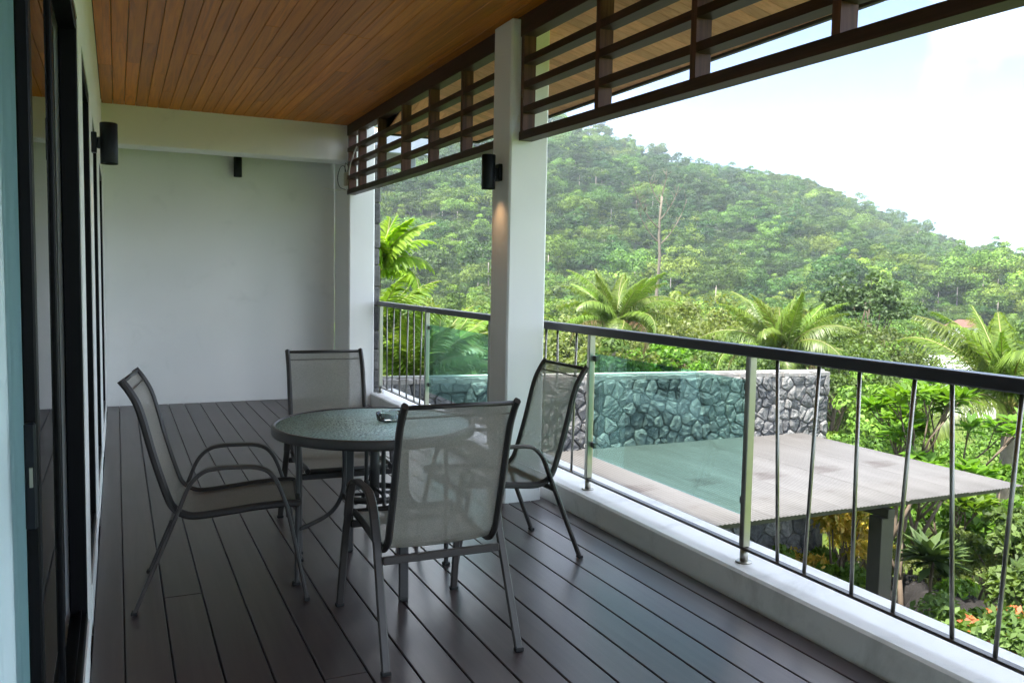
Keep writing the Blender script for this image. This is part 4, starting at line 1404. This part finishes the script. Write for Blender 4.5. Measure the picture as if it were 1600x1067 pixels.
palm('coconut_palm', 'coconut palm with arching yellow green fronds at the upper right edge', 'coco', 24.2, 14.3, -1.3, .74, 22, 4, (.2, 0), group=PG)
palm('areca_palm', 'bright yellow green areca palm beside the corner column', 'areca', 4.62, 16.2, 1.60, .80, 26, 5, (0, 0), (.08, .055), young=15)
FG = 'low feathery palms outside the far end of the balcony'
palm('low_palm', 'low feathery palm right behind the far left balusters', 'fern', 4.45, 13.4, -.35, 1.0, 18, 6, (0, 0), (.06, .05), group=FG)
palm('low_palm', 'low feathery palm rising at the far end of the railing', 'fern', 4.0, 14.2, .35, 1.0, 16, 7, (0, 0), (.06, .05), group=FG)
palm('low_palm', 'low feathery palm against the left glass panel', 'fern', 5.6, 15.6, -.55, 1.25, 18, 8, (0, 0), (.06, .05), group=FG)
palm('low_palm', 'small palm tuft behind the handrail beside the square pillar', 'areca', 13.0, 29.6, -.75, .85, 12, 9, (0, 0), (.07, .05), young=4)

# ------------------------------------------------------------------ shrubs, frangipani, rocks in the garden
def rosette_tree(name, label, th, r, h, spread, nb, seed, mat='leaf_bright', ll=.34, lw=.095, nleaf=16, group=None, cat='tree', r0=.05, ros=1.0):
    x, y = pol(th, r); z = float(gz(x, y))
    t = thing(name, label, cat, (x, y, z), 0, group)
    rr = random.Random(seed); g = np.random.default_rng(seed)
    mm = MB(); tips = []
    def grow(p, d, l, rad, lev):
        q = p + d * l
        mid = (p + q) / 2 + Vector((rr.uniform(-.06, .06), rr.uniform(-.06, .06), .02)) * l
        mm.tube([p, mid, q], [rad, rad * .85, rad * .7], 6)
        if lev == 0: tips.append(q); return
        for k in range(rr.choice([2, 3])):
            nd = (d + Vector((rr.uniform(-1, 1), rr.uniform(-1, 1), rr.uniform(.0, .5))) * spread).normalized()
            grow(q, nd, l * rr.uniform(.62, .85), rad * .68, lev - 1)
    grow(Vector((0, 0, -.2)), Vector((rr.uniform(-.08, .08), rr.uniform(-.08, .08), 1)).normalized(), h * .36, r0, nb)
    mm.build('stem', M['bark'], t)
    C, D = [], []
    for q in tips:
        for k in range(nleaf):
            a = rr.uniform(0, 6.28); e = rr.uniform(-.25, .9)
            d = np.array([math.cos(a) * math.cos(e), math.sin(a) * math.cos(e), math.sin(e)])
            l = ll * rr.uniform(.8, 1.15)
            C.append(np.array(q) + d * l * .55 + np.array([0, 0, rr.uniform(-.06, .03)])); D.append(d)
    C, D = np.array(C), np.array(D)
    V, F = leaf_quads(C, D, ll, lw * 1.3, .12, np.tile([0, 0, 1.0], (len(C), 1)) + g.normal(0, .15, (len(C), 3)))
    link('crown', arr_mesh('crown', V, F, M[mat], g.uniform(.1, 1, len(C))), t)
    return t
FP = 'frangipani trees in the garden'
rosette_tree('frangipani_tree', 'leafy frangipani above the canopy roof edge, left of the pair', 49.2, 14.2, 3.5, .42, 4, 31, nleaf=13, group=FP, ll=.27, lw=.08)
rosette_tree('frangipani_tree', 'leafy frangipani above the canopy roof edge, right of the pair', 50.9, 15.0, 3.3, .48, 4, 32, nleaf=13, group=FP, ll=.27, lw=.08)
rosette_tree('frangipani_tree', 'frangipani with bare forked stems beside the canopy post', 50.2, 14.0, 2.5, .6, 3, 33, nleaf=14, group=FP, ll=.27, lw=.08)
rosette_tree('frangipani_tree', 'low frangipani with broad leaves behind the dark sapling', 52.9, 16.5, 2.2, .6, 4, 34, nleaf=13, group=FP, ll=.27, lw=.08)
rosette_tree('sapling', 'slim sapling with one dark tuft of drooping leaves', 52.0, 12.9, 2.3, .12, 1, 35, 'leaf_dark', .46, .10, 34, cat='sapling', r0=.025)

SHRUB = {}
def shrub_kind(key, mat, R, H, nc, nl, L, seed, **kw):
    cm, C = crown_mesh('foliage', mat, R, H, nc, nl, L, seed, z0=.05, hollow=.3, **kw)
    mm = MB()
    for c in C[:10]: mm.tube([(0, 0, -.1), (c[0] * .4, c[1] * .4, c[2] * .5), tuple(c)], [.025, .018, .006], 5)
    SHRUB[key] = (mm.mesh('stem', M['bark']), cm)
shrub_kind('gold', 'leaf_gold', .55, 1.3, 30, 3600, .075, 41)
shrub_kind('green', 'leaf_bright', .8, 1.3, 34, 3200, .12, 42)
shrub_kind('mid', 'leaf_mid', .8, 1.1, 34, 3600, .10, 43)
shrub_kind('grey', 'leaf_light', .6, 1.2, 30, 3400, .07, 44)
shrub_kind('red', 'leaf_red', .5, .7, 14, 420, .09, 45)
def shrub(key, th, r, label, s=1.0, sz=None, name='garden_shrub', dz=0.0, group='shrubs in the garden below'):
    x, y = pol(th, r)
    t = thing(name, label, 'shrub', (x, y, float(gz(x, y)) + dz), rng.uniform(0, 6.28), group)
    t.scale = (s, s, sz or s)
    a, b = SHRUB[key]; link('stem', a, t); link('foliage', b, t)
    return t
SH = [('gold', 46.4, 13.6, 'yellow orange shrub beside the end of the stone wall', 1.25, 1.75),
      ('green', 45.9, 13.2, 'dark leafy shrub at the foot of the stone wall end', .8, .9),
      ('gold', 47.6, 15.2, 'orange tipped shrub left of the canopy post', .9, 1.5),
      ('grey', 50.4, 14.6, 'fine pale grey green shrub right of the canopy post', .95, 1.1),
      ('green', 55.2, 9.6, 'bright leafy shrub at the bottom right corner behind balusters', 1.0, 1.15),
      ('mid', 56.4, 10.6, 'green flowering shrub at the right edge below the palm', 1.15, 1.3),
      ('green', 55.3, 11.4, 'bushy green shrub right of the boulder', .95, 1.0),
      ('mid', 53.6, 19.5, 'round green shrub on the lawn behind the boulder', 1.3, 1.3),
      ('green', 55.2, 17.5, 'large leafy shrub under the right coconut palm', 1.5, 1.7),
      ('mid', 50.8, 21.0, 'green shrub beyond the canopy edge on the lawn', 1.5, 1.4),
      ('mid', 57.0, 14.2, 'dense shrub at the right edge under palm fronds', 1.5, 1.6),
      ('green', 48.6, 17.5, 'leafy shrub behind the canopy post', 1.2, 1.4),
      ('mid', 46.8, 18.5, 'green shrub behind the yellow shrub', 1.4, 1.6),
      ('grey', 53.9, 14.6, 'pale green shrub between sapling and palm', 1.1, 1.2),
      ('green', 49.4, 12.2, 'low bright shrub at the foot of the canopy post', .45, .35),
      ('mid', 20.5, 15.5, 'green shrub behind the left glass panel, nearest the pillar', 1.6, 2.0),
      ('green', 19.6, 21.0, 'bright shrub low behind the left glass panel, by its left post', 2.2, 2.4),
      ('green', 21.4, 18.5, 'tall bright shrub behind the middle of the left glass panel', 2.0, 2.5),
      ('green', 23.2, 22.0, 'bright shrub behind the left glass panel, hard by the pillar', 2.3, 2.5),
      ('mid', 31.5, 21.0, 'green shrub over the stone wall behind the left end of the big glass panel', 2.0, 2.5),
      ('green', 34.6, 23.0, 'bright shrub over the stone wall behind the middle of the big glass panel', 2.2, 2.8),
      ('mid', 37.8, 21.0, 'green shrub over the stone wall right of the middle of the big glass panel', 2.0, 2.4),
      ('green', 18.2, 17.5, 'bright shrub behind the low feathery palms', 1.7, 2.2)]
for k, a, q, lb, s, sz in SH: shrub(k, a, q, lb, s, sz)
def flecks(th, r, label, s, dz):
    x, y = pol(th, r)
    t = thing('flower_cluster', label, 'flowers', (x, y, float(gz(x, y)) + dz), 0, 'orange blossom tops')
    t.scale = (s, s, s); link('foliage', SHRUB['red'][1], t); link('stem', SHRUB['red'][0], t)
flecks(56.2, 10.6, 'orange red blossoms on the shrub at the right edge', 1.0, .75)
flecks(46.6, 13.5, 'orange young leaves topping the yellow shrub', .8, 1.65)

def boulder(th, r, label, sx, sy, sz, seed):
    x, y = pol(th, r)
    import bmesh
    bm = bmesh.new(); bmesh.ops.create_icosphere(bm, subdivisions=4, radius=1)
    rr = random.Random(seed); ph = [rr.uniform(0, 6) for _ in range(6)]
    for v in bm.verts:
        p = v.co.normalized()
        k = 1 + .14 * math.sin(p.x * 3 + ph[0]) * math.cos(p.y * 2.6 + ph[1]) + .08 * math.sin(p.z * 5 + ph[2] + p.x * 4) + .035 * math.sin(p.x * 11 + p.y * 9 + ph[3])
        v.co = Vector((p.x * k * sx, p.y * k * sy, max(p.z * k, -.5) * sz))
    me = bpy.data.meshes.new('boulder'); bm.to_mesh(me); bm.free()
    me.materials.append(M['boulder']); me.polygons.foreach_set('use_smooth', [True] * len(me.polygons))
    tag(link('boulder', me, loc=(x, y, float(gz(x, y)) + .1), rot=(0, 0, rr.uniform(0, 3))), label, 'boulder', 'dark boulders on the lawn')
boulder(51.8, 14.6, 'large dark boulder behind the slim sapling', .85, .6, .62, 1)
boulder(53.6, 14.0, 'dark boulder half covered by shrubs at the right', .75, .55, .5, 2)
boulder(52.9, 16.4, 'smaller dark boulder farther up the lawn', .4, .35, .6, 3)

# ------------------------------------------------------------------ houses in the valley
x, y = pol(53.0, 215); z = float(gz(x, y)) + 1.2
hs = thing('valley_house', 'white house with brown hipped roof far down the valley', 'house', (x, y, z), math.radians(-53 + 8))
hz = 5.0
hs.scale = (.72, .72, .72)
boxobj('wall', M['house_white'], hs, -5.2, 5.2, -3.5, 3.5, -1, hz)
boxobj('balcony', M['house_white'], hs, -5.6, 5.6, -4.6, -3.51, 1.9, 2.9)
m = MB(); m.add([(-6, -4.4, hz), (6, -4.4, hz), (6, 4.4, hz), (-6, 4.4, hz), (-2.2, 0, hz + 2.3), (2.2, 0, hz + 2.3)], [(0, 1, 5, 4), (1, 2, 5), (2, 3, 4, 5), (3, 0, 4), (3, 2, 1, 0)])
m.build('roof', M['house_roof'], hs)
for wx in (-3.8, -1.3, 1.3, 3.8):
    w = boxobj('window', M['house_white'], hs, wx - .65, wx + .65, -3.56, -3.505, 3.2, 4.6)
    boxobj('pane', M['window_dark'], w, wx - .55, wx + .55, -3.60, -3.565, 3.3, 4.5)
x, y = pol(52.5, 84); z = float(gz(x, y))
ws = thing('white_shed', 'white metal roofed building low in the valley above the handrail', 'building', (x, y, z + 1.5), math.radians(-40))
boxobj('wall', M['house_white'], ws, -3.0, 3.0, -2, 2, -1, 3.0)
m = MB(); m.add([(-3.4, -2.5, 2.9), (3.4, -2.5, 2.9), (3.4, 2.5, 2.9), (-3.4, 2.5, 2.9), (-2.0, 0, 4.1), (2.0, 0, 4.1)], [(0, 1, 5, 4), (1, 2, 5), (2, 3, 4, 5), (3, 0, 4), (3, 2, 1, 0)])
m.build('roof', M['white_metal'], ws)

# ------------------------------------------------------------------ haze over the valley
def haze():
    mm = MB(); mm.box(-980, 980, -980, 980, -20, 175)
    t = NT('haze')
    v = t.n('ShaderNodeVolumePrincipled')
    v.inputs['Color'].default_value = (.86, .93, 1.0, 1)
    v.inputs['Density'].default_value = .0003
    v.inputs['Anisotropy'].default_value = .2
    t.l(v.outputs[0], t.out.inputs['Volume'])
    o = mm.build('haze', t.m); o['kind'] = 'stuff'
    tag(o, 'thin pale haze hanging over the valley and hill', 'haze')
haze()
